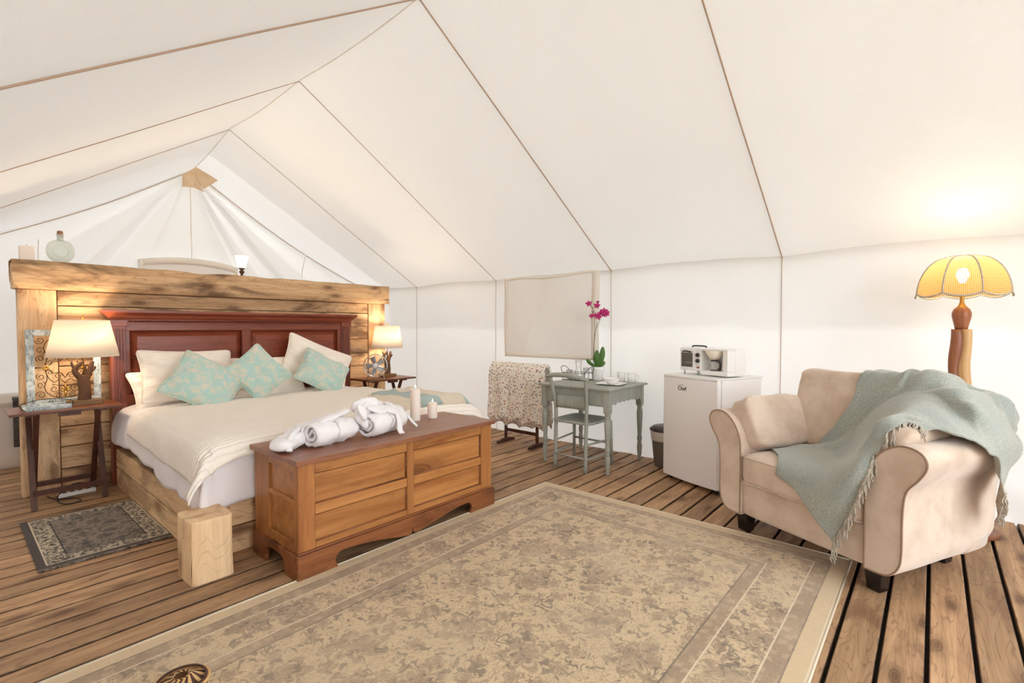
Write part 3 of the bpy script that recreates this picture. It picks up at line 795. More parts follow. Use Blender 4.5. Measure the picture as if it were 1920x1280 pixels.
# striped knit throw at the foot
kt = thing('knit_throw', 'green and cream striped knitted throw on the far foot corner', 'throw', (1.93, 2.98, .66))
def kf(u, v):
    # u across x, v along y
    x0 = 1.96+.75*(v)*.55; x = x0+(3.02-x0)*u+.02*nz(v*4, u*3); y = 2.97+.70*v
    xe = 2.93; z = .695+.020*nz(x*5, y*5)+.012*nz(x*13, y*12)+.02*math.exp(-((u-.5)/.3)**2)
    if x > xe-.08: z -= (x-xe+.08)*.75
    if y < 3.02: z -= (3.02-y)*1.2
    if u < .06: z -= .012
    return (x-1.93, y-2.98, z-.66)
G().grid(kf, 60, 36).build('throw_cloth', M['stripes'], kt, solid=.014)
g = G()
for i in range(46):
    u = i/45; p = Vector(kf(u*.35, 0)); g.tube([p, p+Vector((random.uniform(-.008, .008), -.012, -.012)), p+Vector((random.uniform(-.012, .012), -.018, -.035))], .0022, 4)
r = g.build('fringe', plain('dark green yarn', S(84, 88, 70), .9), kt); r['kind'] = 'stuff'

# ================================================================== CHEST
ch = thing('blanket_chest', 'honey pine blanket chest with four front panels at the bed foot', 'chest', (1.84, 2.645, 0))
cx_ = lambda x: x-1.84; cy_ = lambda y: y-2.645
F_, Bk = 2.385, 2.905
G().box(cx_(1.15), cx_(2.53), cy_(F_+.018), cy_(Bk-.01), .10, .578).build('carcass', M['chest_x'], ch)
for x0, x1 in ((1.137, 1.225), (1.805, 1.855), (2.44, 2.543)):
    G().box(cx_(x0), cx_(x1), cy_(F_), cy_(F_+.02), .115, .582).build('stile', M['chest_z'], ch, bevel=.003)
for x0, x1 in ((1.226, 1.804), (1.856, 2.439)):
    for z0, z1 in ((.525, .581), (.312, .365), (.115, .17)):
        G().box(cx_(x0), cx_(x1), cy_(F_+.001), cy_(F_+.02), z0, z1).build('rail', M['chest_x'], ch, bevel=.003)
    for z0, z1 in ((.172, .31), (.367, .523)):
        g = G(); a, b = cx_(x0), cx_(x1); y_ = cy_(F_+.016)
        g.box(a, b, y_, y_+.006, z0, z1)
        g.build('panel', M['chest_x'], ch)
        g = G()
        for (p, q) in (((a, z0), (b, z0)), ((b, z0), (b, z1)), ((b, z1), (a, z1)), ((a, z1), (a, z0))): g.tube([(p[0], y_-.002, p[1]), (q[0], y_-.002, q[1])], .005, 6)
        g.build('panel_moulding', M['chest_base'], ch)
SX = 1.137
for sx, xin in ((1.137, 1.157), (2.543, 2.523)):
    xa, xb = min(sx, xin), max(sx, xin)
    for y0, y1 in ((F_+.021, F_+.05), (2.725, Bk)):
        G().box(cx_(xa), cx_(xb), cy_(y0), cy_(y1), .115, .581).build('side_stile', M['chest_z'], ch, bevel=.003)
    for z0, z1 in ((.54, .581), (.375, .40), (.115, .18)):
        G().box(cx_(xa), cx_(xb), cy_(F_+.051), cy_(2.724), z0, z1).build('side_rail', M['chest_x'], ch, bevel=.003)
G().box(cx_(1.118), cx_(2.562), cy_(2.362), cy_(2.925), .583, .610).build('lid', M['chest_lid'], ch, bevel=.004)
# plinth with shaped apron
def arc(cx, cz, r, a0, a1, n=7): return [(cx+r*cos(radians(a0+(a1-a0)*i/n)), cz+r*sin(radians(a0+(a1-a0)*i/n))) for i in range(n+1)]
ap = [(1.122, .0), (1.345, 0)]+[(1.335, .02), (1.325, .045), (1.335, .07), (1.36, .085)]
ap += [(1.45, .082), (1.60, .062), (1.72, .036), (1.80, .022), (1.825, .03), (1.832, .055), (1.839, .03), (1.865, .022), (1.95, .036), (2.08, .062), (2.23, .084)]
ap += [(2.30, .085), (2.325, .07), (2.335, .045), (2.325, .02), (2.315, 0), (2.557, 0), (2.557, .128), (1.122, .128)]
G().prism([(cx_(x), z) for x, z in ap], 1, cy_(2.366), cy_(2.388)).build('apron', M['chest_base'], ch, bevel=.003)
G().box(cx_(1.128), cx_(2.551), cy_(2.372), cy_(2.39), .128, .140).build('base_moulding', M['chest_base'], ch, bevel=.005)
sp_ = [(2.389, 0), (2.52, 0), (2.515, .03), (2.53, .075), (2.56, .09), (2.70, .09), (2.73, .075), (2.745, .03), (2.74, 0), (2.905, 0), (2.905, .128), (2.389, .128)]
for x0, x1 in ((1.122, 1.144), (2.535, 2.557)):
    G().prism([(cy_(y), z) for y, z in sp_], 0, cx_(x0), cx_(x1)).build('side_apron', M['chest_base'], ch, bevel=.003)

# candles
def candle(name, label, c, r, h, lit=True, square=False):
    t = thing(name, label, 'candle', c)
    g = G()
    if square: g.box(-r, r, -r, r, 0, h)
    else: g.lathe([(r*.97, 0), (r, .004), (r, h-.012), (r*.95, h), (r*.8, h-.004), (r*.5, h-.010), (0, h-.012)], seg=32)
    g.build('wax', M['wax'], t, bevel=.004 if square else 0)
    wk = G().tube([(0, 0, h-.012), (.001, 0, h+.002), (.003, 0, h+.012)], .0016, 5).build('wick', M['wick'], t)
    if lit: G().lathe([(0, 0), (.004, .006), (.0045, .012), (.002, .022), (0, .028)], (.002, 0, h+.002), 10).build('flame', M['flame'], wk)
candle('pillar_candle', 'tall white pillar candle on the chest lid', (2.185, 2.79, .610), .036, .225)
candle('pillar_candle', 'short white pillar candle on the chest, right of the tall one', (2.325, 2.77, .610), .036, .112)
candle('pillar_candle', 'ivory block candle on the left end of the partition beam', (.418, 5.13, 1.770), .040, .105, False, True)

# robes
def robe(label, c, ang, r, L, heap, tail, seed):
    t = thing('bathrobe', label, 'bathrobe', c, ang)
    g = G(); turns = 2.1
    def roll(u, v):
        th = u*turns*2*pi; rr = r*(1-.80*(1-u))*(1+.10*nz(u*7, v*3, seed)); x = -L/2+L*v
        bulge = 1+.10*sin(pi*v)-.16*abs(2*v-1)**6
        x2 = x+(.020*(u-.5) if v < .5 else -.02*(u-.5))-.03*(1-u)*(-1 if v < .5 else 1)
        return (x2, rr*bulge*cos(th)*1.10, r*.92+rr*bulge*sin(th)*.92+.012*nz(x*22, th*1.5, seed)+.005*sin(x*60+th*3+nz(x*20, th)*4))
    g.grid(roll, 110, 18).build('rolled_body', M['terry'], t, solid=.013)
    # collar and sleeves piled over the roll
    for j, (cc, rr, rot) in enumerate(heap):
        def fn(p, j=j, cc=cc, rr=rr):
            q = p-Vector(cc); n_ = q.normalized() if q.length > 1e-6 else Vector((0, 0, 1))
            d = .024*nz(p.x*11+seed*5, p.y*11, p.z*11+j)+.016*(.5-abs(nz(q.x*16+j, q.y*9+q.z*13, seed)))+.006*sin(q.x*70+q.y*30+nz(q.y*20, j)*3)-.006
            return p+n_*d
        G().super(cc, rr, .9, .9, 40, 24, fn).xf(T(*cc) @ rot.to_4x4() @ T(*[-a for a in cc])).build('folded_sleeve', M['terry'], t)
    for pts, w_ in tail:
        P = spline(pts, 22); g = G()
        vs = []; 
        for i, p in enumerate(P):
            tn = (P[min(i+1, 21)]-P[max(i-1, 0)]).normalized(); sd2 = tn.cross(Vector((0, -.4, 1))).normalized()*w_/2
            vs += [p-sd2, p+sd2]
        g.add(vs, [(2*i, 2*i+1, 2*i+3, 2*i+2) for i in range(21)], True); g.build('belt', M['terry'], t, solid=.009)
    return t
E3 = lambda a, b, c: Euler((radians(a), radians(b), radians(c))).to_matrix()
robe('rolled white terry bathrobe on the chest lid, left of the pair', (1.44, 2.60, .612), radians(12), .078, .32,
     [((.0, .095, .075), (.17, .05, .055), E3(0, -12, 4)), ((-.15, .12, .055), (.14, .07, .045), E3(0, -14, 14)), ((-.24, .085, .03), (.085, .06, .026), E3(0, 4, 20)), ((.03, .02, .145), (.13, .055, .018), E3(-12, -6, 10))],
     [([(-.13, .10, .105), (-.20, .07, .085), (-.26, .03, .05), (-.285, -.01, .014)], .03)], 1)
robe('rolled white terry bathrobe with loose belt, right of the pair on the chest', (1.79, 2.605, .612), radians(17), .086, .35,
     [((.0, .075, .135), (.17, .06, .060), E3(0, 16, -6)), ((-.155, .03, .120), (.10, .030, .060), E3(-20, 44, 30)), ((.14, .04, .085), (.09, .06, .055), E3(0, 10, 0)), ((-.09, .06, .175), (.085, .055, .045), E3(0, -18, 10)), ((-.03, -.03, .155), (.12, .05, .018), E3(24, 8, -10))],
     [([(.05, .02, .182), (.035, -.055, .160), (.02, -.105, .09), (.0, -.125, .03), (-.01, -.15, .010)], .036), ([(.12, .03, .145), (.17, -.03, .11), (.195, -.07, .05), (.22, -.10, .008)], .026)], 2)

# ================================================================== TRAY TABLES
def tray_table(label, x0, x1, y0, y1, H_=.69):
    cx, cy = (x0+x1)/2, (y0+y1)/2; t = thing('tray_table', label, 'side table', (cx, cy, 0))
    hx, hy = (x1-x0)/2, (y1-y0)/2
    G().box(-hx, hx, -hy, hy, H_-.018, H_).build('tabletop', M['tray'], t, bevel=.003)
    for sx in (-1, 1):
        xx = sx*(hx-.115)
        G().bar((xx, -hy+.06, 0), (xx, hy-.10, H_-.03), .020, .034, (1, 0, 0)).build('leg', M['tray_leg'], t, bevel=.002)
        G().bar((xx-sx*.024, hy-.02, 0), (xx-sx*.024, -hy+.10, H_-.03), .020, .034, (1, 0, 0)).build('leg', M['tray_leg'], t, bevel=.002)
        G().box(xx-.03, xx+.02, -hy+.05, hy-.05, H_-.036, H_-.0185).build('cleat', M['tray_leg'], t, bevel=.002)
    G().bar((-hx+.115, -hy+.08, .115), (hx-.115, -hy+.08, .115), .018, .036).build('stretcher', M['tray_leg'], t, bevel=.002)
    G().bar((-hx+.14, hy-.065, .115), (hx-.14, hy-.065, .115), .018, .036).build('stretcher', M['tray_leg'], t, bevel=.002)
    G().box(-.06, .06, -hy+.02, -hy+.05, H_-.045, H_-.0185).build('latch_block', M['tray_leg'], t, bevel=.002)
    return t
tray_table('dark folding tray table left of the bed holding lamp and art frame', .272, .885, 4.63, 5.05)
tray_table('dark folding tray table right of the bed holding the fan', 3.03, 3.64, 4.63, 5.05)

# driftwood lamps
def drift_lamp(label, c, k, rb, rt, shz, shh, hand, rz=0):
    t = thing('table_lamp', label, 'lamp', c, rz)
    bl_, bw_ = .10*k, .055*k
    G().box(-bl_, bl_, -bw_, bw_, 0, .036*k).build('base', M['basew'], t, bevel=.004)
    g = G()
    for pts, r0, r1 in hand:
        P = spline([Vector(p)*k for p in pts], 16)
        g.tube(P, [(r0+(r1-r0)*i/15)*k*(1+.10*nz(i*.7, r0*100)) for i in range(16)], 10)
    g.build('driftwood_stem', M['bark'], t)
    G().tube([(0, 0, .22*k), (0, 0, shz+shh*.75)], .005, 8).build('rod', M['brass'], t)
    g = G(); g.lathe([(rb, shz), (rt, shz+shh)], seg=48, cap=False); g.build('lamp_shade', M['linen'], t, solid=.002)
    g = G()
    for r_, z_ in ((rb, shz), (rt, shz+shh)): g.tube([(r_*cos(a*pi/24), r_*sin(a*pi/24), z_) for a in range(48)], .003, 6, closed=True)
    for a in range(3): g.tube([(0, 0, shz+shh*.9), (rt*cos(a*2.1), rt*sin(a*2.1), shz+shh)], .002, 5)
    g.build('shade_frame', M['linen'], t, kind='stuff')
    G().lathe([(0, 0), (.012, .004), (.028, .045), (.026, .06), (.012, .08), (0, .084)], (0, 0, shz+shh*.30), 16).build('bulb', M['bulb_warm'], t)
    lp = bpy.data.lights.new('lamp_bulb', 'POINT'); lp.energy = 9; lp.color = (1, .78, .54); lp.shadow_soft_size = .06
    lo = bpy.data.objects.new('lamp_bulb', lp); col.objects.link(lo); lo.parent = t; lo.location = (0, 0, shz+shh*.62)
    G().lathe([(0, 0), (.007, .004), (.004, .012), (.010, .022), (.006, .034), (0, .04)], (0, 0, shz+shh), 10).build('finial', M['brass'], t)
    return t
hand = [([(0, 0, .03), (.004, 0, .10), (-.004, 0, .18), (.002, 0, .22)], .040, .036), ([(-.01, 0, .19), (-.045, 0, .235), (-.05, 0, .27), (-.02, -.005, .31), (-.010, 0, .325)], .022, .012),
        ([(.012, 0, .19), (.030, 0, .24), (.042, 0, .29), (.05, 0, .325)], .022, .013), ([(-.045, 0, .262), (-.062, 0, .29), (-.07, .0, .325)], .010, .007),
        ([(.0, .012, .20), (.008, .012, .24), (.006, .012, .30)], .015, .008), ([(.034, -.005, .245), (.055, -.01, .262), (.065, -.012, .285)], .010, .008)]
drift_lamp('driftwood table lamp with wide linen shade on the left tray table', (.688, 4.86, .690), 1.0, .213, .158, .365, .27, hand)
drift_lamp('smaller driftwood table lamp with linen shade on the right tray table', (3.43, 4.90, .690), .92, .180, .138, .345, .255, hand)

# art frame with scrollwork
fr = thing('wall_art_frame', 'distressed pale blue frame with wrought iron scrollwork behind left lamp', 'frame', (.60, 5.0, .690), 0)
hw, H_ = .212, .565; b_ = .045
for poly in ([(-hw, 0), (-hw+b_, b_), (-hw+b_, H_-b_), (-hw, H_)], [(hw, 0), (hw, H_), (hw-b_, H_-b_), (hw-b_, b_)], [(-hw, H_), (-hw+b_, H_-b_), (hw-b_, H_-b_), (hw, H_)], [(-hw, 0), (hw, 0), (hw-b_, b_), (-hw+b_, b_)]):
    G().prism(poly, 1, 0, .022).build('frame_side', M['distress'], fr, bevel=.004)
def spiral(cx, cz, r0, r1, a0, turns, n=22):
    return [(cx+(r0+(r1-r0)*i/n)*cos(a0+turns*2*pi*i/n), .011, cz+(r0+(r1-r0)*i/n)*sin(a0+turns*2*pi*i/n)) for i in range(n+1)]
g = G()
for sz in (0, 1):
    for sx in (-1, 1):
        for (cx, cz, r, a, tn) in ((.135, .08, .028, 0, 1.4), (.135, .155, .026, 2, 1.4), (.135, .215, .026, 1, -1.4), (.06, .12, .034, 1.2, 1.5), (.035, .215, .026, 3, -1.4), (.04, .07, .022, .5, 1.5), (.085, .245, .02, .5, 1.2)):
            q = spiral(cx, cz, r, .005, a, tn); q = [(sx*p[0], p[1], p[2] if not sz else H_-p[2]) for p in q]; g.tube(q, .0025, 5)
        for pts in ([(.0, .05), (.05, .055), (.10, .09), (.115, .14), (.10, .20), (.11, .28)], [(0, .16), (.03, .19), (.06, .17), (.09, .20), (.11, .26)], [(.0, .20), (.03, .24), (.07, .24), (.10, .28), (.165, .28)]):
            q = [(sx*a, .011, b if not sz else H_-b) for a, b in spline([(p[0], p[1], 0) for p in pts], 14) and [(v.x, v.y) for v in spline([(p[0], p[1], 0) for p in pts], 14)]]
            g.tube(q, .0028, 5)
g.build('scrollwork', M['darkmetal'], fr)
g = G()
for cx in (-.105, .105):
    for k in range(8): a = k*pi/4; g.super((cx+.012*cos(a), .008, .28+.012*sin(a)), (.009, .005, .009), 1, 1, 8, 6)
g.build('rosette', M['brass'], fr)
g = G()
for a, l in ((pi/2, .06), (pi/2+.6, .045), (pi/2-.6, .045), (-pi/2, .05), (0.2, .035), (pi-.2, .035)):
    g.tube([(0, .006, .10), (cos(a)*l*.6, .004, .10+sin(a)*l*.6), (cos(a+.4*cos(a))*l, .008, .10+sin(a)*l*.95)], [.008, .009, .002], 6)
g.build('fleur_ornament', M['brass'], fr)
# little tray with wire handle
tr = thing('serving_tray', 'small whitewashed tray with black wire handle beside left lamp', 'tray', (.475, 4.80, .690), radians(4))
G().box(-.12, .12, -.075, .075, 0, .010).build('tray_board', M['distress'], tr, bevel=.003)
G().box(-.12, .12, -.077, -.067, 0, .03).build('tray_side', M['distress'], tr, bevel=.002)
G().box(-.12, .12, .067, .077, 0, .03).build('tray_side', M['distress'], tr, bevel=.002)
G().tube(spline([(-.128, -.01, .006), (-.142, -.01, .035), (-.125, -.01, .05), (-.05, -.01, .068), (.05, -.01, .068), (.125, -.01, .05), (.142, -.01, .03), (.128, -.01, .006)], 36), .003, 6).build('handle', M['blackwire'], tr)
# power strip and cable
ps = thing('power_strip', 'white power strip lying on the floor under left tray table', 'power strip', (.64, 4.92, 0), radians(4))
G().box(-.11, .11, -.025, .025, .002, .032).build('case', M['plastic_white'], ps, bevel=.006)
for i in range(4): G().box(-.085+i*.045, -.06+i*.045, -.012, .012, .0315, .034).build('socket', M['dark'], ps)
g = G().tube(spline([(.75, 4.92, .03), (.70, 4.80, .10), (.60, 4.78, .12), (.53, 4.86, .04), (.52, 4.78, .006), (.56, 4.68, .006), (.63, 4.70, .008), (.61, 4.80, .01), (.52, 4.86, .008), (.48, 5.0, .01)], 60), .004, 6)
g.build('power_cable', M['blackwire'], label='looped black power cable on the boards under the left tray table', cat='cable')

# fan
fan = thing('desk_fan', 'small round chrome desk fan on the right tray table', 'fan', (3.20, 4.80, .690), radians(-38))
R_ = .128; cz = .148
def ring(r, y, tr_=.004): return [(r*cos(a*pi/20), y, cz+r*sin(a*pi/20)) for a in range(40)], tr_
G().grid(lambda u, v: (R_*cos(2*pi*u), -.035+.07*v, cz+R_*sin(2*pi*u)), 48, 1).build('housing', M['chrome'], fan, solid=.004)
g = G()
for y_ in (-.036, .036):
    p, r_ = ring(R_, y_, .005); g.tube(p, r_, 6, closed=True)
g.build('rim', M['chrome'], fan)
g = G()
for y_ in (-.038, .038):
    for k in range(24): a = k*pi/12; g.tube([(.03*cos(a), y_*1.1, cz+.03*sin(a)), (R_*cos(a), y_, cz+R_*sin(a))], .0009, 4)
    for rr in (.06, .095): g.tube([(rr*cos(a*pi/20), y_*1.05, cz+rr*sin(a*pi/20)) for a in range(40)], .0009, 4, closed=True)
r = g.build('guard', M['silver'], fan); r['kind'] = 'stuff'
for k in range(5):
    a = k*2*pi/5+.6; m_ = T(0, 0, cz) @ RY(a)
    G().grid(lambda u, v: m_ @ Vector((.025+.078*u, (v-.5)*.03, (v-.5)*(.035+.035*u))), 6, 4).build('blade', M['silver'], fan, solid=.002)
G().lathe([(0, -.03), (.028, -.028), (.030, -.02), (.030, .03), (0, .03)], (0, 0, 0), 20).xf(T(0, 0, cz) @ RX(radians(90))).build('hub', M['plastic_white'], fan)
for sx in (-1, 1):
    G().tube(spline([(sx*R_*.62, 0, cz-R_*.80), (sx*.09, 0, .02), (sx*.095, -.05, .004), (sx*.10, -.06, .004)], 10), .005, 6).build('foot', M['chrome'], fan)
    G().tube([(sx*.095, -.05, .004), (sx*.095, .06, .004)], .004, 6).build('foot_bar', M['chrome'], fan)

# bottle and torch lamp on the beam
bo = thing('glass_bottle', 'flat round seafoam glass bottle with cork on the partition beam', 'bottle', (.605, 5.12, 1.770))
def bot(p):
    return p
G().super((0, 0, .088), (.083, .030, .088), .9, .9, 40, 24, lambda p: Vector((p.x, p.y, max(p.z, .004)))).build('body', M['bottle'], bo)
G().lathe([(.019, 0), (.018, .02), (.0175, .04), (.022, .045), (.022, .05)], (0, 0, .168), 20, cap=False).build('neck', M['bottle'], bo, solid=.003)
G().tube([(.046*cos(a*pi/16), -.030, .088+.046*sin(a*pi/16)) for a in range(32)], .003, 6, closed=True).build('embossed_ring', M['bottle'], bo)
G().lathe([(.013, 0), (.0185, .03), (.018, .045), (.012, .05)], (0, 0, .195), 14).build('cork', M['cork'], bo)
tl = thing('uplight_lamp', 'small lit torch lamp with frosted glass cup on the partition beam', 'lamp', (1.905, 5.10, 1.758))
G().lathe([(.03, 0), (.03, .006), (.014, .012), (.010, .03), (.022, .045), (.024, .055), (.014, .066), (.012, .072), (.026, .08), (.03, .088), (.02, .094)], seg=20).build('base', M['bark'], tl)
G().lathe([(.028, .09), (.034, .10), (.044, .15), (.052, .19), (.060, .205)], seg=28, cap=False).build('glass_shade', M['glass_shade'], tl, solid=.003)
lp = bpy.data.lights.new('torch_bulb', 'POINT'); lp.energy = 9; lp.color = (1, .72, .42); lp.shadow_soft_size = .02
lo = bpy.data.objects.new('torch_bulb', lp); col.objects.link(lo); lo.parent = tl; lo.location = (0, 0, .22)

# ================================================================== SMALL RUG + BIG RUG
sr = rug_mat('dark small rug', .31, .48, [(0, .035, 'edge', 1), (.035, .042, 'light', 1), (.042, .125, 'busy', .85), (.125, .131, 'line', 1)], S(138, 124, 110), S(62, 52, 46), S(16, 14, 14), S(96, 84, 76), 8.0, S(196, 180, 156), .05)
t = thing('small_rug', 'small dark oriental rug on the boards by the left bed side', 'rug', (.605, 3.98, 0), radians(0))
G().box(-.31, .31, -.50, .46, .0, .010).build('pile', sr, t, bevel=.003)
br = rug_mat('large washed rug', 1.525, 1.035, [(0, .012, 'light', 1), (.012, .075, 'plain', .9), (.075, .082, 'line', .7), (.082, .145, 'dark', .9), (.145, .152, 'light', .8), (.335, .342, 'light', .8), (.342, .40, 'dark', .85), (.40, .408, 'line', .8)],
             S(206, 182, 148), S(156, 134, 112), S(114, 102, 92), S(198, 178, 150), 2.9, S(220, 204, 178), .45)
t = thing('area_rug', 'large faded cream and taupe oriental rug in the foreground', 'rug', (1.665, 1.35, 0))
g = G()
def rf(u, v):
    x = -1.525+3.05*u; y_ = -1.035+2.07*v
    return (x, y_, .009+.0025*nz(x*1.5, y_*1.5, 3))
g.grid(rf, 40, 30, smooth=True); g.box(-1.525, 1.525, -1.035, 1.035, .0, .0075)
g.build('pile', br, t)
g = G()
for i in range(2): 
    y_ = -1.035 if i == 0 else 1.035
    g.tube([(-1.525, y_, .006), (1.525, y_, .006)], .006, 6)
for x in (-1.525, 1.525): g.tube([(x, -1.035, .006), (x, 1.035, .006)], .006, 6)
g.build('binding', plain('rug binding', S(214, 198, 176), .9), t)
# splint basket at the bottom edge
bk = thing('splint_basket', 'small two-tone woven splint basket at the bottom edge of the rug', 'basket', (.50, 1.905, .012))
g1 = G(); g2 = G()
g1.lathe([(.06, 0), (.075, .03), (.078, .06)], seg=24); 
for k in range(22):
    a = 2*pi*k/22; gg = g1 if k % 2 else g2; r0 = .078
    gg.bar((r0*cos(a), r0*sin(a), .055), ((r0-.055)*cos(a+.5), (r0-.055)*sin(a+.5), .085), .012, .003)
    gg.bar((.064*cos(a), .064*sin(a), .006), ((r0+.003)*cos(a), (r0+.003)*sin(a), .06), .012, .003)
g1.tube([(.08*cos(a*pi/16), .08*sin(a*pi/16), .062) for a in range(32)], .006, 6, closed=True)
g2.tube([(.072*cos(a*pi/16), .072*sin(a*pi/16), .070) for a in range(32)], .004, 6, closed=True)
g1.build('pale_splints', M['slat1'], bk); g2.build('dark_splints', M['slat2'], bk)

# ================================================================== DESK
dk = thing('writing_desk', 'sage green writing desk with turned legs and scalloped apron', 'desk', (4.02, 2.445, 0))
X = lambda x: x-4.02; Yd = lambda y: y-2.445
G().box(X(3.66), X(4.38), Yd(2.06), Yd(2.83), .728, .745).build('desktop', M['sage'], dk, bevel=.004)
def turned(top=.56):
    return [(.012, 0), (.020, .01), (.014, .03), (.020, .07), (.024, .12), (.024, .155), (.016, .165), (.022, .175), (.016, .185), (.023, .20), (.023, .235), (.017, .245), (.019, .26), (.027, .40), (.029, .47), (.022, .485), (.028, .495), (.018, .505), (.027, .52), (.027, .535)]
for x, y_ in ((3.71, 2.108), (3.71, 2.775), (4.33, 2.115), (4.33, 2.775)):
    g = G(); g.lathe(turned(), (X(x), Yd(y_), 0), 18); g.box(X(x)-.028, X(x)+.028, Yd(y_)-.028, Yd(y_)+.028, .535, .727); g.build('leg', M['sage'], dk, bevel=.002)
G().box(X(3.69), X(3.706), Yd(2.137), Yd(2.746), .585, .727).build('front_apron', M['sage'], dk, bevel=.002)
d_ = G().box(X(3.682), X(3.69), Yd(2.17), Yd(2.715), .60, .69).build('drawer', M['sage'], dk, bevel=.003)
G().box(X(4.32), X(4.335), Yd(2.145), Yd(2.745), .585, .727).build('back_apron', M['sage'], dk, bevel=.002)
for y_ in (2.09, 2.785):
    sc_ = [(3.74, .727), (3.74, .585)]+[(3.74+.56*i/40, .592+.012*abs(sin(i/40*pi*7))+(.012 if 6 < i < 34 else 0)) for i in range(1, 40)]+[(4.30, .585), (4.30, .727)]
    G().prism([(X(a), b) for a, b in sc_], 1, Yd(y_), Yd(y_)+.014).build('side_apron', M['sage'], dk)
# chair tucked in
cc = thing('dining_chair', 'weathered sage green wooden chair pushed up to the desk', 'chair', (3.84, 2.45, 0))
X = lambda x: x-3.84; Yc = lambda y: y-2.45
G().tube(spline([(X(3.645), Yc(2.615), 0), (X(3.66), Yc(2.615), .42), (X(3.655), Yc(2.62), .60), (X(3.60), Yc(2.64), .83)], 14), .017, 10).build('back_post', M['sage'], cc)
G().tube(spline([(X(3.635), Yc(2.285), 0), (X(3.65), Yc(2.285), .42), (X(3.645), Yc(2.28), .60), (X(3.60), Yc(2.262), .82)], 14), .017, 10).build('back_post', M['sage'], cc)
G().tube(spline([(X(3.595), Yc(2.675), .825), (X(3.58), Yc(2.56), .848), (X(3.58), Yc(2.38), .845), (X(3.60), Yc(2.235), .815)], 16), [.013, .016, .019, .02, .021, .022, .022, .022, .022, .022, .022, .021, .02, .019, .016, .013], 10).build('top_rail', M['sage'], cc)
G().grid(lambda u, v: (X(3.648+.012*sin(pi*u)), Yc(2.295+.31*u), .545+.115*v), 10, 3).build('back_slat', M['sage'], cc, solid=.012)
for x, y_ in ((4.03, 2.66), (4.01, 2.25)):
    G().tube([(X(x+.015), Yc(y_+(.01 if y_ > 2.4 else -.01)), 0), (X(x), Yc(y_), .41)], [.013, .017], 10).build('front_leg', M['sage'], cc)
def seat(p): return Vector((p.x, p.y, p.z-.012*max(0, 1-(p.x/.2)**2-(p.y/.2)**2)))
G().super((X(3.84), Yc(2.452), .425), (.21, .21, .016), .35, .3, 40, 12, seat).build('seat', M['sage'], cc)
for a, b in (((3.64, 2.615, .12), (3.635, 2.285, .12)), ((3.642, 2.615, .24), (4.03, 2.665, .24)), ((3.64, 2.615, .13), (4.035, 2.668, .13)), ((3.645, 2.285, .24), (4.01, 2.245, .24)), ((3.64, 2.285, .11), (4.02, 2.243, .11)), ((4.03, 2.66, .20), (4.012, 2.25, .20))):
    G().tube([(X(a[0]), Yc(a[1]), a[2]), (X(b[0]), Yc(b[1]), b[2])], .0095, 8).build('stretcher', M['sage'], cc)
ZT = .745
# wire caddy with carafe and glasses
cd_ = thing('wire_caddy', 'black wire drinks caddy on the left end of the desk', 'caddy', (4.14, 2.70, ZT), radians(0))
hx, hy = .075, .13; g = G()
for z_ in (.004, .075): g.tube([(-hx, -hy, z_), (hx, -hy, z_), (hx, hy, z_), (-hx, hy, z_)], .003, 6, closed=True)
for x in (-hx, hx):
    for y_ in (-hy, -hy/3, hy/3, hy): g.tube([(x, y_, .004), (x, y_, .075)], .002, 5)
for i in range(7): g.tube([(-hx, -hy+hy/3*i, .004), (hx, -hy+hy/3*i, .004)], .0018, 5)
g.build('basket', M['blackwire'], cd_)
for sy in (-1, 1):
    G().tube(spline([(-hx, sy*hy, .075), (-hx*.7, sy*(hy+.03), .12), (0, sy*(hy+.045), .135), (hx*.7, sy*(hy+.03), .12), (hx, sy*hy, .075)], 18), .003, 6).build('handle', M['blackwire'], cd_)
def glassware(name, label, c, prof):
    t = thing(name, label, 'glass' if name != 'carafe' else 'carafe', c)
    G().lathe(prof, seg=28, cap=False).build('glass_body', M['clear'], t, solid=.003); return t
glassware('carafe', 'clear glass carafe with flared neck in the wire caddy', (4.14, 2.685, ZT+.008), [(.001, 0), (.046, .001), (.05, .01), (.046, .05), (.030, .10), (.026, .125), (.032, .17), (.037, .19)])
glassware('drinking_glass', 'clear tumbler in the caddy left of the carafe', (4.13, 2.785, ZT+.008), [(.001, 0), (.030, .001), (.032, .01), (.035, .095)])
glassware('drinking_glass', 'clear tumbler in the caddy right of the carafe', (4.15, 2.60, ZT+.008), [(.001, 0), (.028, .001), (.03, .01), (.034, .12)])
# orchid
oc = thing('potted_orchid', 'magenta moth orchid in a white ceramic pot on the desk', 'plant', (4.27, 2.545, ZT))
G().lathe([(.001, 0), (.046, 0), (.050, .01), (.064, .11), (.068, .135), (.062, .135), (.058, .12), (.001, .118)], seg=36, cap=False).build('pot', M['ceramic'], oc)
view = Vector((cos(yaw), sin(yaw), 0)); rt = Vector((sin(yaw), -cos(yaw), 0))
def OP(dx, dz, dd=0): return rt*dx+view*dd+Vector((0, 0, dz))
for dx, dz, wd, tx in ((-.010, .30, .036, -.02), (.045, .335, .034, .05), (-.095, .215, .026, -.1), (.04, .20, .03, .09)):
    base = OP(0, .115, -.01); tip = OP(dx*1.1, dz, -.03); mid = OP(dx*.5+tx*.3, (dz+.115)*.52, -.035)
    P = spline([base, mid, tip], 12)
    def lf(u, v):
        p = catmull(P, v); w_ = wd*sin(pi*min(1, v*.93+.07))**.7; return p+rt*((u-.5)*2*w_)*.9+view*(abs(u-.5)*.03)
    G().grid(lf, 8, 18).build('leaf', M['green_leaf'], oc, solid=.003)
stemp = spline([OP(-.045, .115), OP(-.04, .30, -.005), (OP(-.032, .46, -.01)), OP(-.030, .60), OP(-.036, .68), OP(-.055, .72), OP(-.085, .755)], 30)
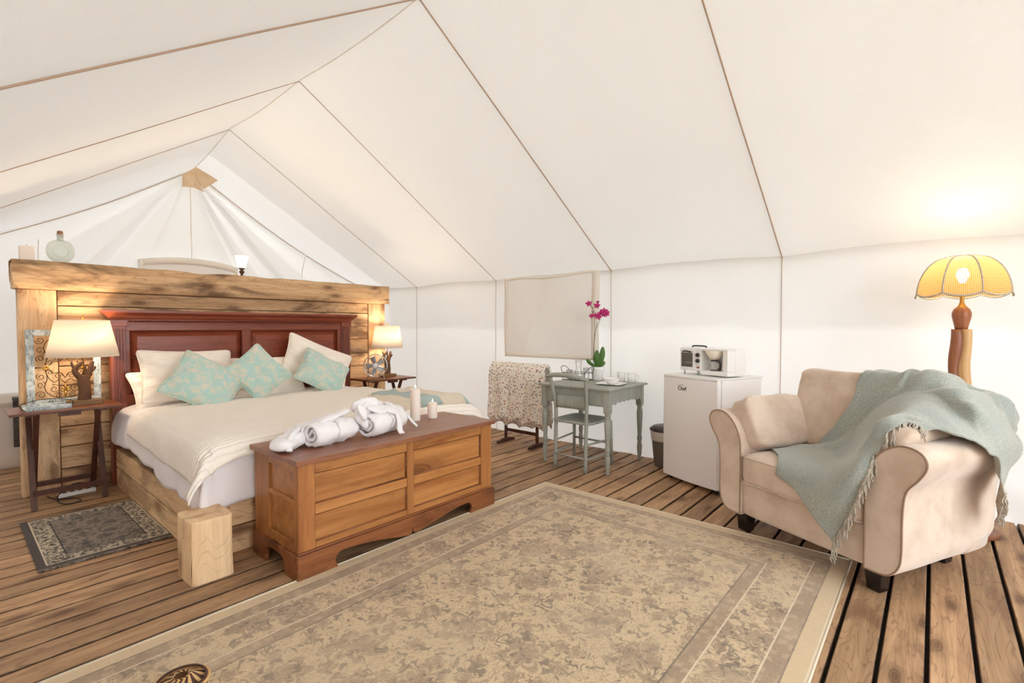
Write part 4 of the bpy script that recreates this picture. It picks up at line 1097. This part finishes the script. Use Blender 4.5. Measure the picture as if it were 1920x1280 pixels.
g = G().tube(stemp, .0024, 6); g.tube(spline([OP(-.03, .12), OP(-.035, .35), OP(-.018, .50), OP(.01, .56), OP(.032, .63)], 20), .0022, 6)
g.tube([OP(-.055, .72), OP(-.03, .735), OP(-.01, .745)], .002, 5); g.tube([OP(-.015, .52), OP(-.005, .59)], .002, 5)
g.build('stem', M['stem'], oc)
def bloom(c, s_, ang, tl_=0):
    g = G()
    for k, (a, l, w_) in enumerate(((pi/2, 1, .5), (pi/2+1.2, 1.05, .78), (pi/2-1.2, 1.05, .78), (pi/2+2.5, .95, .5), (pi/2-2.5, .95, .5))):
        a += ang
        def pf(u, v, a=a, l=l, w_=w_):
            r_ = v*l*s_; ww = w_*s_*.5*sin(pi*min(.96, v*.8+.16)); o = (u-.5)*2*ww
            return c+rt*(r_*cos(a)-o*sin(a))+Vector((0, 0, 1))*(r_*sin(a)+o*cos(a))-view*(.12*s_*sin(pi*v)+tl_*r_)
        g.grid(pf, 5, 6)
    b = g.build('blossom', M['petal'], oc, solid=.0015)
    G().super(c-view*.006+Vector((0, 0, -.004)), (.005, .005, .007), 1, 1, 8, 6).build('lip', M['petal_dark'], b)
for dx, dz, s_, an in ((-.092, .762, .026, .2), (-.012, .742, .026, -.1), (-.004, .778, .014, .1), (.060, .685, .032, 0), (.088, .662, .026, .4), (.030, .668, .026, .3), (.006, .632, .027, -.3), (-.020, .645, .023, .2), (-.062, .642, .021, .5), (.065, .655, .022, .9)):
    bloom(OP(dx, dz, random.uniform(-.02, .0)), s_*1.35, an)
G().super(OP(-.048, .680), (.007, .007, .011), 1, 1, 10, 8).build('bud', M['petal_dark'], oc)
# plate, bowl, mugs
t = thing('plate', 'square-cornered white plate under the bowl on the desk', 'plate', (4.02, 2.245, ZT), radians(8))
G().super((0, 0, .008), (.125, .125, .008), .5, .45, 48, 10, lambda p: Vector((p.x, p.y, .002+.010*(max(abs(p.x), abs(p.y))/.125)**3+(.003 if p.z > .008 else 0)))).build('dish', M['ceramic'], t)
t = thing('bowl', 'white bowl set on the white plate', 'bowl', (4.03, 2.25, ZT+.0055))
G().lathe([(.001, .002), (.038, .001), (.042, .006), (.062, .022), (.078, .05), (.081, .052), (.077, .05), (.058, .026), (.03, .010), (.001, .009)], seg=40, cap=False).build('vessel', M['ceramic'], t)
def mug(label, c, rz, mt_):
    t = thing('mug', label, 'mug', c, rz)
    G().lathe([(.001, .001), (.034, .001), (.038, .006), (.040, .09), (.037, .09), (.035, .01), (.001, .008)], seg=28, cap=False).build('cup', mt_, t)
    G().tube(spline([(.038, 0, .075), (.062, 0, .072), (.068, 0, .045), (.058, 0, .022), (.038, 0, .02)], 14), .005, 8).build('handle', mt_, t)
mug('white mug on the desk, its handle to the right', (4.30, 2.19, ZT), -.9, M['ceramic'])
mug('white mug on the desk beside the orchid pot', (4.31, 2.30, ZT), .8, M['ceramic'])

# ================================================================== QUILT RACK
qr = thing('quilt_rack', 'dark wooden quilt rack standing by the canvas wall', 'rack', (4.08, 3.40, 0))
for y_ in (-.24, .20):
    G().box(-.012, .012, y_-.014, y_+.014, .03, .85).build('upright', M['tray_leg'], qr, bevel=.003)
    G().prism([(-.14, 0), (.14, 0), (.14, .022), (.05, .045), (-.05, .045), (-.14, .022)], 1, y_-.016, y_+.016).build('foot', M['tray_leg'], qr, bevel=.003)
G().box(-.010, .010, -.24, .20, .12, .155).build('stretcher', M['tray_leg'], qr, bevel=.002)
G().tube([(0, -.30, .86), (0, .30, .86)], .012, 8).build('top_bar', M['tray_leg'], qr)
fq = thing('floral_quilt', 'small-print floral quilt with scalloped hem folded over the rack', 'quilt', (4.08, 3.40, 0))
def fqf(layer):
    def f(u, v):
        y_ = (-.375+.76*u); L = .66-.05*layer; k = v*2-1    # k -1 front hem, 0 top, 1 back hem
        R0 = .045+.012*layer
        hemz = .205+.03*layer+.030*abs(sin(u*pi*4.5+layer))+.02*nz(u*4, layer)
        top = .885+.012*layer*0-.012*layer+.012*nz(u*5, layer, 2)
        s_ = abs(k)
        if s_ < .16:
            a = s_/.16*pi/2; x = -R0*sin(a)*(1 if k < 0 else -1); z = top-R0*(1-cos(a))
        else:
            q = (s_-.16)/.84; z = top-R0-(top-R0-hemz)*q; x = (R0+.020*q+.016*sin(u*22+layer*2)*q+.012*nz(u*6, q*3, layer))*(-1 if k < 0 else 1)
        x = x if s_ >= .16 else x
        return (x, y_+.010*nz(z*6, u*2, layer), z)
    return f
for l in (0, 1, 2):
    G().grid(fqf(l), 70, 44).build('quilt_layer', M['floral'], fq, solid=.010)
g = G()
for l in (0, 1):
    for v_ in (0,):
        g.tube([Vector(fqf(l)(i/90, v_))+Vector((-.004, 0, 0)) for i in range(91)], .006, 6)
g.build('hem_binding', cloth('quilt binding', S(206, 190, 172), S(160, 140, 130), 80), fq)

# ================================================================== FRIDGE
ang = atan2(.363, .932)   # depth direction is (.932,-.363)
fz = thing('mini_fridge', 'white mini fridge between the desk and the armchair', 'fridge', (3.875, 1.475, 0), -ang)
# local x = depth, y = along the front towards the desk
hw = .272
G().box(.055, .52, -hw, hw, .02, .868).build('body', M['fridge'], fz, bevel=.006)
G().box(.045, .53, -hw-.003, hw+.003, .868, .882).build('top_panel', M['plastic_white'], fz, bevel=.004)
def door(u, v): pass
pr = [(.048, -hw), (.048, hw)]+[(0.0-.018*sin(pi*i/12)+.006, hw-2*hw*i/12) for i in range(13)]
dr = G().prism(pr, 2, .035, .862).build('door', M['fridge'], fz, bevel=.006)
G().prism([(p[0]-.002 if p[0] < .04 else p[0], p[1]) for p in pr], 2, .8625, .880).build('door_cap', M['plastic_white'], fz, bevel=.004)
G().box(.048, .056, -hw+.006, hw-.006, .04, .86).build('door_gasket', M['silver'], fz)
for y_ in (-hw+.04, hw-.04):
    G().lathe([(.016, 0), (.016, .022)], (.06, y_, 0), 12).build('foot', M['dark'], fz)
    G().lathe([(.016, 0), (.016, .022)], (.48, y_, 0), 12).build('foot', M['dark'], fz)
def text(body, size, mat, parent, loc, rot, name, ext=.0006):
    cu = bpy.data.curves.new(name, 'FONT'); cu.body = body; cu.size = size; cu.extrude = ext; cu.align_x = 'CENTER'
    o = bpy.data.objects.new(name, cu); col.objects.link(o)
    bpy.context.view_layer.update()
    me = bpy.data.meshes.new_from_object(o.evaluated_get(bpy.context.evaluated_depsgraph_get())); col.objects.unlink(o); bpy.data.objects.remove(o)
    me.materials.clear(); me.materials.append(mat); q = bpy.data.objects.new(name, me); col.objects.link(q); q.parent = parent; q.location = loc; q.rotation_euler = rot
    return q
FR = (radians(90), 0, radians(-90))
text('Chef', .046, M['dark'], dr, (-.0125, .055, .765), FR, 'brand_lettering')
text('MASTER', .014, M['silver'], dr, (-.0130, .065, .803), FR, 'brand_lettering')

# oven / coffee maker station
ov = thing('breakfast_station', 'white toaster oven with built-in coffee maker on the fridge', 'toaster oven', (3.985, 1.405, .882), -ang)
hy = .235; z0, z1 = .034, .222
G().box(0, .22, .015, hy, z0, z1).build('oven_body', M['plastic_white'], ov, bevel=.010)
od = G().box(-.010, .002, .075, hy-.012, z0+.014, z1-.016).build('oven_door', M['plastic_white'], ov, bevel=.004)
G().box(-.0125, -.009, .092, hy-.026, z0+.03, z1-.042).build('door_glass', M['oven_glass'], od, bevel=.004)
g = G()
for k in range(2): g.tube([(-.0135, .10, z0+.062+.008*k), (-.0135, hy-.036, z0+.062+.008*k)], .0016, 5)
g.build('oven_rack', M['chrome'], ov)
G().tube(spline([(-.012, .108, z1-.034), (-.030, .12, z1-.030), (-.032, .145, z1-.026), (-.030, .175, z1-.030), (-.012, .187, z1-.034)], 14), .006, 8).build('door_handle', M['dark'], od)
for z_ in (.165, .118): G().lathe([(.017, 0), (.016, .014), (0, .015)], (0, 0, 0), 20).xf(T(0, .045, z_) @ RY(radians(-90))).build('knob', M['dark'], ov)
G().box(-.003, .002, .032, .056, .058, .070).build('switch', plain('red switch', S(150, 44, 32), .3), ov, bevel=.001)
G().lathe([(.004, 0), (.003, .003)], (0, 0, 0), 8).xf(T(0, .06, .085) @ RY(radians(-90))).build('indicator_lamp', M['dark'], ov)
G().tube(spline([(.10, .05, z1), (.10, .055, z1+.012), (.10, .12, z1+.014), (.10, .185, z1+.012), (.10, .19, z1)], 16), .006, 8).build('lid_handle', M['dark'], ov)
for x in (.02, .19):
    for y_ in (.06, .2): G().lathe([(.007, 0), (.007, .036)], (x, y_, 0), 10).build('foot', M['silver'], ov)
# coffee side: back wall, base, top, right column
G().box(.09, .22, -hy, .014, .01, z1-.004).build('coffee_back', M['plastic_white'], ov, bevel=.006)
G().box(0, .09, -hy, .014, .01, z0+.012).build('coffee_base', M['plastic_white'], ov, bevel=.006)
G().box(0, .0895, -hy, -hy+.045, z0+.012, z1-.004).build('coffee_column', M['plastic_white'], ov, bevel=.004)
G().box(-.002, .0895, -hy+.0, .014, z1-.018, z1-.003).build('coffee_lid', M['plastic_white'], ov, bevel=.004)
G().lathe([(.075, .205), (.072, .19), (.045, .150), (.022, .132), (.0, .130)], (.045, -.085, 0), 28, cap=False).build('filter_basket', M['paper'], ov, solid=.003)
G().lathe([(.04, 0), (.04, .002), (.036, .004)], (.045, -.085, z0+.012), 20).build('hot_plate', M['dark'], ov)
cf = G().lathe([(.001, 0), (.040, 0), (.046, .012), (.046, .045), (.036, .066), (.032, .072)], (.045, -.085, z0+.016), 28, cap=False).build('coffee_jug', M['clear'], ov, solid=.002)
G().lathe([(.034, 0), (.036, .008), (0, .012)], (.045, -.085, z0+.086), 20).build('jug_lid', M['dark'], cf)
G().tube(spline([(.03, -.115, z0+.090), (.02, -.145, z0+.088), (.015, -.158, z0+.06), (.02, -.150, z0+.03), (.03, -.128, z0+.024)], 14), .007, 8, flat=1.6).build('jug_handle', M['dark'], cf)
# bin
bn = thing('waste_bin', 'grey swing-lid waste bin with white liner half behind the fridge', 'bin', (4.325, 1.845, 0))
G().lathe([(.105, 0), (.108, .004), (.138, .31), (.138, .315)], seg=32).build('bucket', M['bin'], bn)
G().lathe([(.131, .235), (.137, .25), (.142, .30), (.144, .325), (.138, .33)], seg=32, cap=False).build('liner', M['bag'], bn, solid=.002)
G().lathe([(.152, .330), (.150, .342), (.12, .365), (.06, .378), (0, .380)], seg=32).build('lid', M['bin_lid'], bn)

# ================================================================== ARMCHAIR
sa = atan2(-.895, -.445)
P0 = (3.27, .90, 0)
sf = thing('armchair', 'wide beige microsuede armchair with flared arms and black feet', 'armchair', P0, sa)
armR = [(.79, .125), (.79, .30), (.79, .52), (.80, .60), (.83, .665), (.875, .715), (.925, .742), (.975, .746), (1.02, .728), (1.042, .69), (1.035, .65), (1.005, .60), (.97, .555), (.955, .50), (.950, .40), (.950, .26), (.940, .19), (.905, .14), (.86, .125)]
def smooth_poly(P, n):
    q = [Vector((a, b, 0)) for a, b in P]; q.append(q[0]); 
    return [(v.x, v.y) for v in spline(q, n+1)[:-1]]
AR = smooth_poly(armR, 60); SB = []
for side in (1, -1):
    poly = [(p[0] if side > 0 else .86-p[0], p[1]) for p in AR]
    if side < 0: poly = poly[::-1]
    g = G(); n = len(poly)
    cxm = sum(p[0] for p in poly)/n; czm = sum(p[1] for p in poly)/n
    def ring_(y_, sc_, dz_=0): return [(cxm+(p[0]-cxm)*sc_, y_, czm+(p[1]-czm)*sc_+dz_*max(0, (p[1]-.5)/.24)) for p in poly]
    secs = [(-.090, .985), (-.082, 1.0), (.10, 1.0), (.30, 1.0), (.48, 1.0), (.58, .985), (.65, .94), (.69, .86), (.70, .80)]
    vs = []
    for k, (y_, s_) in enumerate(secs): vs += ring_(y_, s_, .02*max(0, (y_-.1)))
    vs = [(v[0]+.004*nz(v[1]*9, v[2]*9, side), v[1], v[2]+.004*nz(v[1]*7, v[0]*7)) for v in vs]
    fs = [(k*n+i, k*n+(i+1) % n, (k+1)*n+(i+1) % n, (k+1)*n+i) for k in range(len(secs)-1) for i in range(n)]
    g.add(vs, fs, True); g.f.append(tuple(range(n))[::-1]); g.sm.append(False); g.f.append(tuple(range((len(secs)-1)*n, len(secs)*n))); g.sm.append(True)
    SB.append(g.build('arm', M['suede'], sf, merge=True))
    ins = [(cxm+(p[0]-cxm)*.985, -.090, czm+(p[1]-czm)*.985) for p in poly]
    G().tube(ins, .0045, 6, closed=True).build('arm_piping', M['piping'], sf)
# base
g = G().super((.43, .34, .235), (.385, .42, .115), .18, .12, 60, 20)
SB.append(g.build('base_rail', M['suede'], sf, merge=True))
# seat cushion
def sc_fn(p):
    q = p.copy(); k = max(0, 1-((p.x-.43)/.36)**2)*max(0, 1-((p.y-.2)/.33)**2)
    q.z += .022*k*(1 if p.z > .41 else 0)+.004*nz(p.x*6, p.y*6, p.z*4); return q
SB.append(G().super((.43, .20, .415), (.362, .305, .098), .28, .16, 70, 26, sc_fn).build('seat_cushion', M['suede'], sf, merge=True))
sq = [(.43+.36*math.copysign(abs(cos(a*pi/40))**.16, cos(a*pi/40)), .20+.303*math.copysign(abs(sin(a*pi/40))**.16, sin(a*pi/40))) for a in range(80)]
for z_ in (.338, .49):
    G().tube([(x, y_, z_) for x, y_ in sq], .004, 6, closed=True).build('cushion_piping', M['suede'], sf)
# back frame
bp = smooth_poly([(.46, .13), (.50, .45), (.60, .78), (.65, .87), (.74, .905), (.83, .88), (.87, .81), (.83, .68), (.72, .50), (.66, .32), (.63, .20), (.60, .14)], 40)
g = G(); n = len(bp); vs = []
SX_ = [(-.08, .90), (-.06, .96), (.0, 1), (.43, 1.0), (.86, 1), (.92, .96), (.945, .90)]
cyb = .70; czb = .5
for x, s_ in SX_: vs += [(x, cyb+(a-cyb)*s_, czb+(b-czb)*s_*(1 if b < .5 else 1)) for a, b in bp]
g.add(vs, [(k*n+i, k*n+(i+1) % n, (k+1)*n+(i+1) % n, (k+1)*n+i) for k in range(len(SX_)-1) for i in range(n)], True)
g.f.append(tuple(range(n))); g.sm.append(True); g.f.append(tuple(range((len(SX_)-1)*n, len(SX_)*n))[::-1]); g.sm.append(True)
SB.append(g.build('back_frame', M['suede'], sf, merge=True))
def crease(p, c, amp, seed):
    q = p-Vector(c); n_ = q.normalized() if q.length > 1e-6 else Vector((0, 0, 1))
    d = amp*nz(p.x*7+seed, p.y*7, p.z*7)+amp*.6*sin(p.z*70+nz(p.x*9, p.y*9, seed)*5)*max(0, nz(p.x*3, p.z*3, seed)+.2)
    return p+n_*d
lean = RX(radians(-12))
c = (.43, .525, .745)
def backc(p):
    q = crease(p, (0, 0, 0), .008, 3)
    e = max(0, abs(p.x)/.40-.72)          # gathers at the two top corners
    q.y += .012*sin(p.z*95+p.x*20)*e*max(0, p.z+.15)*3; q.x += .008*sin(p.z*80)*e*max(0, p.z)*4
    q.z += .020*(abs(p.x)/.40)**3*(1 if p.z > .1 else 0)
    return q
g = G().super((0, 0, 0), (.405, .115, .250), .26, .24, 72, 40, backc); g.xf(T(*c) @ lean); SB.append(g.build('back_cushion', M['suede'], sf, merge=True))
for side, xx in ((-1, .045), (1, .815)):
    c = (xx, .215, .672); mt_ = T(*c) @ RY(radians(24*side))
    def armc(p, side=side):
        q = crease(p, (0, 0, 0), .009, 5+side)
        e = max(0, -p.y/.25-.45)          # gathers at the front end
        q.z += .010*sin(p.x*60+p.z*75)*e; q.x += .008*sin(p.z*85+2)*e; q.z += .012*e
        return q
    g = G().super((0, 0, 0), (.085, .255, .165), .42, .32, 56, 32, armc); g.xf(mt_); SB.append(g.build('arm_cushion', M['suede'], sf, merge=True))
for x, y_ in ((.02, .02), (.79, .02), (.74, .66), (.08, .66)):
    g = G(); a = .042; b = .032
    g.add([(x-a, y_-a, .135), (x+a, y_-a, .135), (x+a, y_+a, .135), (x-a, y_+a, .135), (x-b, y_-b, 0), (x+b, y_-b, 0), (x+b, y_+b, 0), (x-b, y_+b, 0)], [(0, 3, 2, 1), (4, 5, 6, 7), (0, 1, 5, 4), (1, 2, 6, 5), (2, 3, 7, 6), (3, 0, 4, 7)][::1])
    g.build('foot', M['black_leg'], sf, bevel=.004, merge=True)
# throw
th = thing('fringed_throw', 'grey-green wool throw with fringe over the armchair', 'throw', P0, sa)
CT = [
 [(.665, -.125, .205), (.76, -.128, .42), (.815, -.122, .585), (.835, -.06, .70), (.875, .03, .80), (.955, .07, .80)],
 [(.491, -.135, .38), (.64, -.135, .50), (.735, -.10, .62), (.775, .02, .745), (.85, .09, .845), (.975, .12, .805)],
 [(.085, .156, .535), (.27, .22, .545), (.45, .25, .545), (.665, .20, .74), (.80, .24, .870), (1.045, .14, .785)],
 [(.244, .40, .56), (.361, .375, .61), (.48, .385, .72), (.62, .375, .86), (.80, .40, .915), (1.075, .24, .74)],
 [(.400, .415, .83), (.488, .45, .935), (.613, .48, .975), (.74, .55, .965), (.96, .38, .905), (1.085, .34, .655)],
 [(.431, .58, 1.01), (.558, .63, 1.005), (.688, .68, .965), (.82, .70, .93), (.985, .60, .82), (1.06, .42, .52)],
 [(.478, .80, .93), (.666, .83, .91), (.812, .84, .87), (.92, .83, .775), (.985, .72, .61), (1.0, .54, .41)]]
CTv = [[Vector(p) for p in r] for r in CT]
def thf(u, v):
    row = [catmull(r, v) for r in CTv]; p = catmull(row, u)
    e = 1e-3
    q = p.copy()
    k = .014*sin(v*26+u*7+nz(u*4, v*4)*3)*max(0, u-.35)*1.5+.010*nz(u*6, v*7, 2)+.004*nz(u*18, v*16, 3)
    q += Vector((.5, -.35, .75))*k
    return q
from mathutils.bvhtree import BVHTree
trees = []
for o_ in SB:
    me_ = o_.data; trees.append(BVHTree.FromPolygons([v.co.copy() for v in me_.vertices], [tuple(p.vertices) for p in me_.polygons]))
TU, TV = 96, 90
TP = [[thf(i/TU, j/TV) for i in range(TU+1)] for j in range(TV+1)]
def push(p, off):
    for k in range(2):
        for t_ in trees:
            l_, n_, ix, d_ = t_.find_nearest(p)
            if l_ is not None and d_ < .20:
                sgn_ = (p-l_).dot(n_)
                if sgn_ < 0 or d_ < off: p = l_+n_*off
    return p
for it in range(9):
    TP = [[push(p, .011) for p in r] for r in TP]
    Q = [[p.copy() for p in r] for r in TP]
    if it == 8: break
    for j in range(TV+1):
        for i in range(TU+1):
            nb = [TP[jj][ii] for jj, ii in ((j-1, i), (j+1, i), (j, i-1), (j, i+1)) if 0 <= jj <= TV and 0 <= ii <= TU]
            if len(nb) == 4: Q[j][i] = TP[j][i]*.4+sum(nb, Vector())*(.6/4)
    TP = Q
for j in range(TV+1):
    for i in range(TU+1):
        u, v = i/TU, j/TV; k = min(1, max(0, (u-.42)/.2))*min(1, max(0, (v-.25)/.2))
        ph = v*42+u*12+nz(u*5, v*3)*5
        TP[j][i] = TP[j][i]+Vector((.55, -.35, .75))*(.011*k*(1+sin(ph))+.010*k*(1+nz(u*7, v*12, 9))+.004*(1+nz(u*14, v*14, 3)))
def thq(u, v): return TP[min(TV, int(round(v*TV)))][min(TU, int(round(u*TU)))]
G().grid(thq, TU, TV).build('throw_cloth', M['wool'], th, solid=.007)
g = G()
def tassels(fn, n, ln, out):
    for i in range(n):
        p = fn((i+.5)/n); L = ln*random.uniform(.75, 1.15)
        for j in range(2):
            P = [p]; dx = random.uniform(-.012, .012)
            for s_ in range(1, 6):
                f = s_/5; P.append(p+Vector(out)*min(1, f*2)*.014+Vector((dx*f+.004*sin(f*14+i), random.uniform(-.004, .004)+dx*.5*f, -L*f)))
            g.tube(P, [.0042, .0040, .0038, .0036, .0034, .0026], 5)
tassels(lambda t_: thq(0, t_*.80), 44, .095, (.25, -1, 0))
tassels(lambda t_: thq(0, .80+t_*.20), 9, .05, (0.2, -1.0, 0.3))
tassels(lambda t_: thq(.80+.20*t_, 1), 22, .11, (1, 0, 0))
r = g.build('fringe', M['fringe'], th); r['kind'] = 'stuff'

# ================================================================== FLOOR LAMP
flm = thing('floor_lamp', 'floor lamp with wavy two-tone wooden post and raffia dome shade', 'lamp', (4.10, -.13, 0))
def ob(rx, ry, z0, z1, name):
    g = G(); n = 48; P = [(rx*math.copysign(abs(cos(a*2*pi/n))**.9, cos(a*2*pi/n)), ry*math.copysign(abs(sin(a*2*pi/n))**.9, sin(a*2*pi/n))) for a in range(n)]
    a45 = radians(-55); P = [(x*cos(a45)-y_*sin(a45), x*sin(a45)+y_*cos(a45)) for x, y_ in P]
    g.prism(P, 2, z0, z1, True).build(name, M['lampbase'], flm, bevel=.006)
ob(.215, .15, 0, .03, 'base_tier'); ob(.155, .11, .031, .055, 'base_tier'); ob(.11, .075, .056, .085, 'base_tier')
view2 = Vector((1, -.03, 0)); rt2 = Vector((-.03, -1, 0))
def halfpost(side, mat):
    g = G(); n = 44
    def cut(z): return .006*sin(z*11+.6)+.005*sin(z*23)
    def edge(z, s_): return s_*(.052+.004*sin(z*9+s_)+.003*sin(z*21+2*s_))
    vs = []
    for i in range(n+1):
        z = .085+1.175*i/n; a = edge(z, side)*(1.0 if side > 0 else 1); b = cut(z)-side*.001
        prof = [(b, -.045), ((a*.8+b*.2), -.045), (a, -.028), (a, .028), ((a*.8+b*.2), .045), (b, .045)]
        vs += [rt2*p[0]+view2*p[1]+Vector((0, 0, z)) for p in prof]
    m = 6; g.add(vs, [(k*m+i, k*m+(i+1) % m, (k+1)*m+(i+1) % m, (k+1)*m+i) for k in range(n) for i in range(m)], True)
    g.f.append(tuple(range(m))); g.sm.append(False); g.f.append(tuple(range(n*m, (n+1)*m))); g.sm.append(False)
    g.build('post_half', mat, flm, merge=True, label='red-brown half' if side < 0 else 'pale yellow half')
halfpost(-1, M['orange_wood']); halfpost(1, M['light_wood'])
G().lathe([(.03, 1.26), (.034, 1.28), (.046, 1.335), (.047, 1.36), (.038, 1.385), (.030, 1.39)], seg=24).build('turned_vase', M['orange_wood'], flm)
G().lathe([(.030, 1.388), (.030, 1.393), (.020, 1.402), (.014, 1.415), (.011, 1.43), (.011, 1.50), (.015, 1.505), (.015, 1.54), (.008, 1.545)], seg=20).build('socket', M['brass'], flm)
NP = 8; Rb, Rt, zb, zt = .228, .060, 1.478, 1.706; ph0 = pi-.03-pi/NP
def shade_pt(a, t_):
    # t 0 at the scalloped rim, 1 at the crown; flat-ish gores between ribs
    k = (a-ph0) % (2*pi/NP)/(2*pi/NP); rr = Rt+(Rb-Rt)*sqrt(max(0, 1-t_**1.9))
    rr *= 1-.025*sin(pi*k); 
    z = zb+(zt-zb)*t_-.020*sin(pi*k)*(1-t_)**3
    return Vector((rr*cos(a), rr*sin(a), z))
for i in range(NP):
    a0 = ph0+i*2*pi/NP+1e-4; a1 = a0+2*pi/NP-2e-4
    G().grid(lambda u, v: shade_pt(a0+(a1-a0)*u, v), 12, 16, uv=True).build('shade_gore', M['wicker'], flm)
    G().tube([shade_pt(a0, j/14) for j in range(15)], .005, 6).build('shade_rib', M['fringe'], flm)
rim = [shade_pt(ph0+1e-4+2*pi*j/96, 0) for j in range(96)]
G().tube(rim, .0055, 6, closed=True).build('shade_rim', M['fringe'], flm)
G().tube([shade_pt(ph0+1e-4+2*pi*j/48, 1) for j in range(48)], .004, 6, closed=True).build('shade_crown_ring', M['fringe'], flm)
G().lathe([(0, 0), (.014, .004), (.032, .050), (.032, .068), (.018, .092), (0, .098)], (0, 0, 1.54), 20).build('bulb', M['bulb_warm'], flm)
lp = bpy.data.lights.new('floor_lamp_bulb', 'POINT'); lp.energy = 2.6; lp.color = (1, .80, .56); lp.shadow_soft_size = .03
lo = bpy.data.objects.new('floor_lamp_bulb', lp); col.objects.link(lo); lo.parent = flm; lo.location = (0, 0, 1.66)

# ================================================================== BATHTUB behind the partition
tb = thing('bathtub', 'white freestanding bathtub behind the partition at the far left', 'bathtub', (.62, 6.62, 0))
def tubf(u, v):
    a = 2*pi*u; sg = lambda x, e: math.copysign(abs(x)**e, x)
    # v: outside bottom -> rim -> inside bottom
    prof = [(.90, 0), (.93, .02), (.955, .30), (.985, .52), (1.0, .565), (1.03, .59), (1.035, .605), (1.01, .615), (.97, .60), (.93, .50), (.86, .20), (.70, .13), (.0, .12)]
    q = v*(len(prof)-1); i = min(len(prof)-2, int(q)); f = q-i
    s_ = prof[i][0]+(prof[i+1][0]-prof[i][0])*f; z = prof[i][1]+(prof[i+1][1]-prof[i][1])*f
    return (.80*s_*sg(cos(a), .5), .37*s_*sg(sin(a), .5), z)
G().grid(tubf, 64, 48).build('tub_shell', M['tubw'], tb, merge=True)
tw = thing('bath_towel', 'dark grey towel hung over the bathtub rim', 'towel', (.50, 6.24, 0))
def twf(u, v):
    x = -.11+.34*u; k = v
    if k < .15: a = k/.15*pi; z = .625+.02*sin(a); y_ = .035*cos(a)-.005
    else: z = .625-.42*(k-.15)/.85; y_ = -.040-.004*sin(u*18)+.008*nz(u*4, k*3)
    return (x, y_-.012, z)
G().grid(twf, 30, 30).build('towel_cloth', M['towel'], tw, solid=.012)
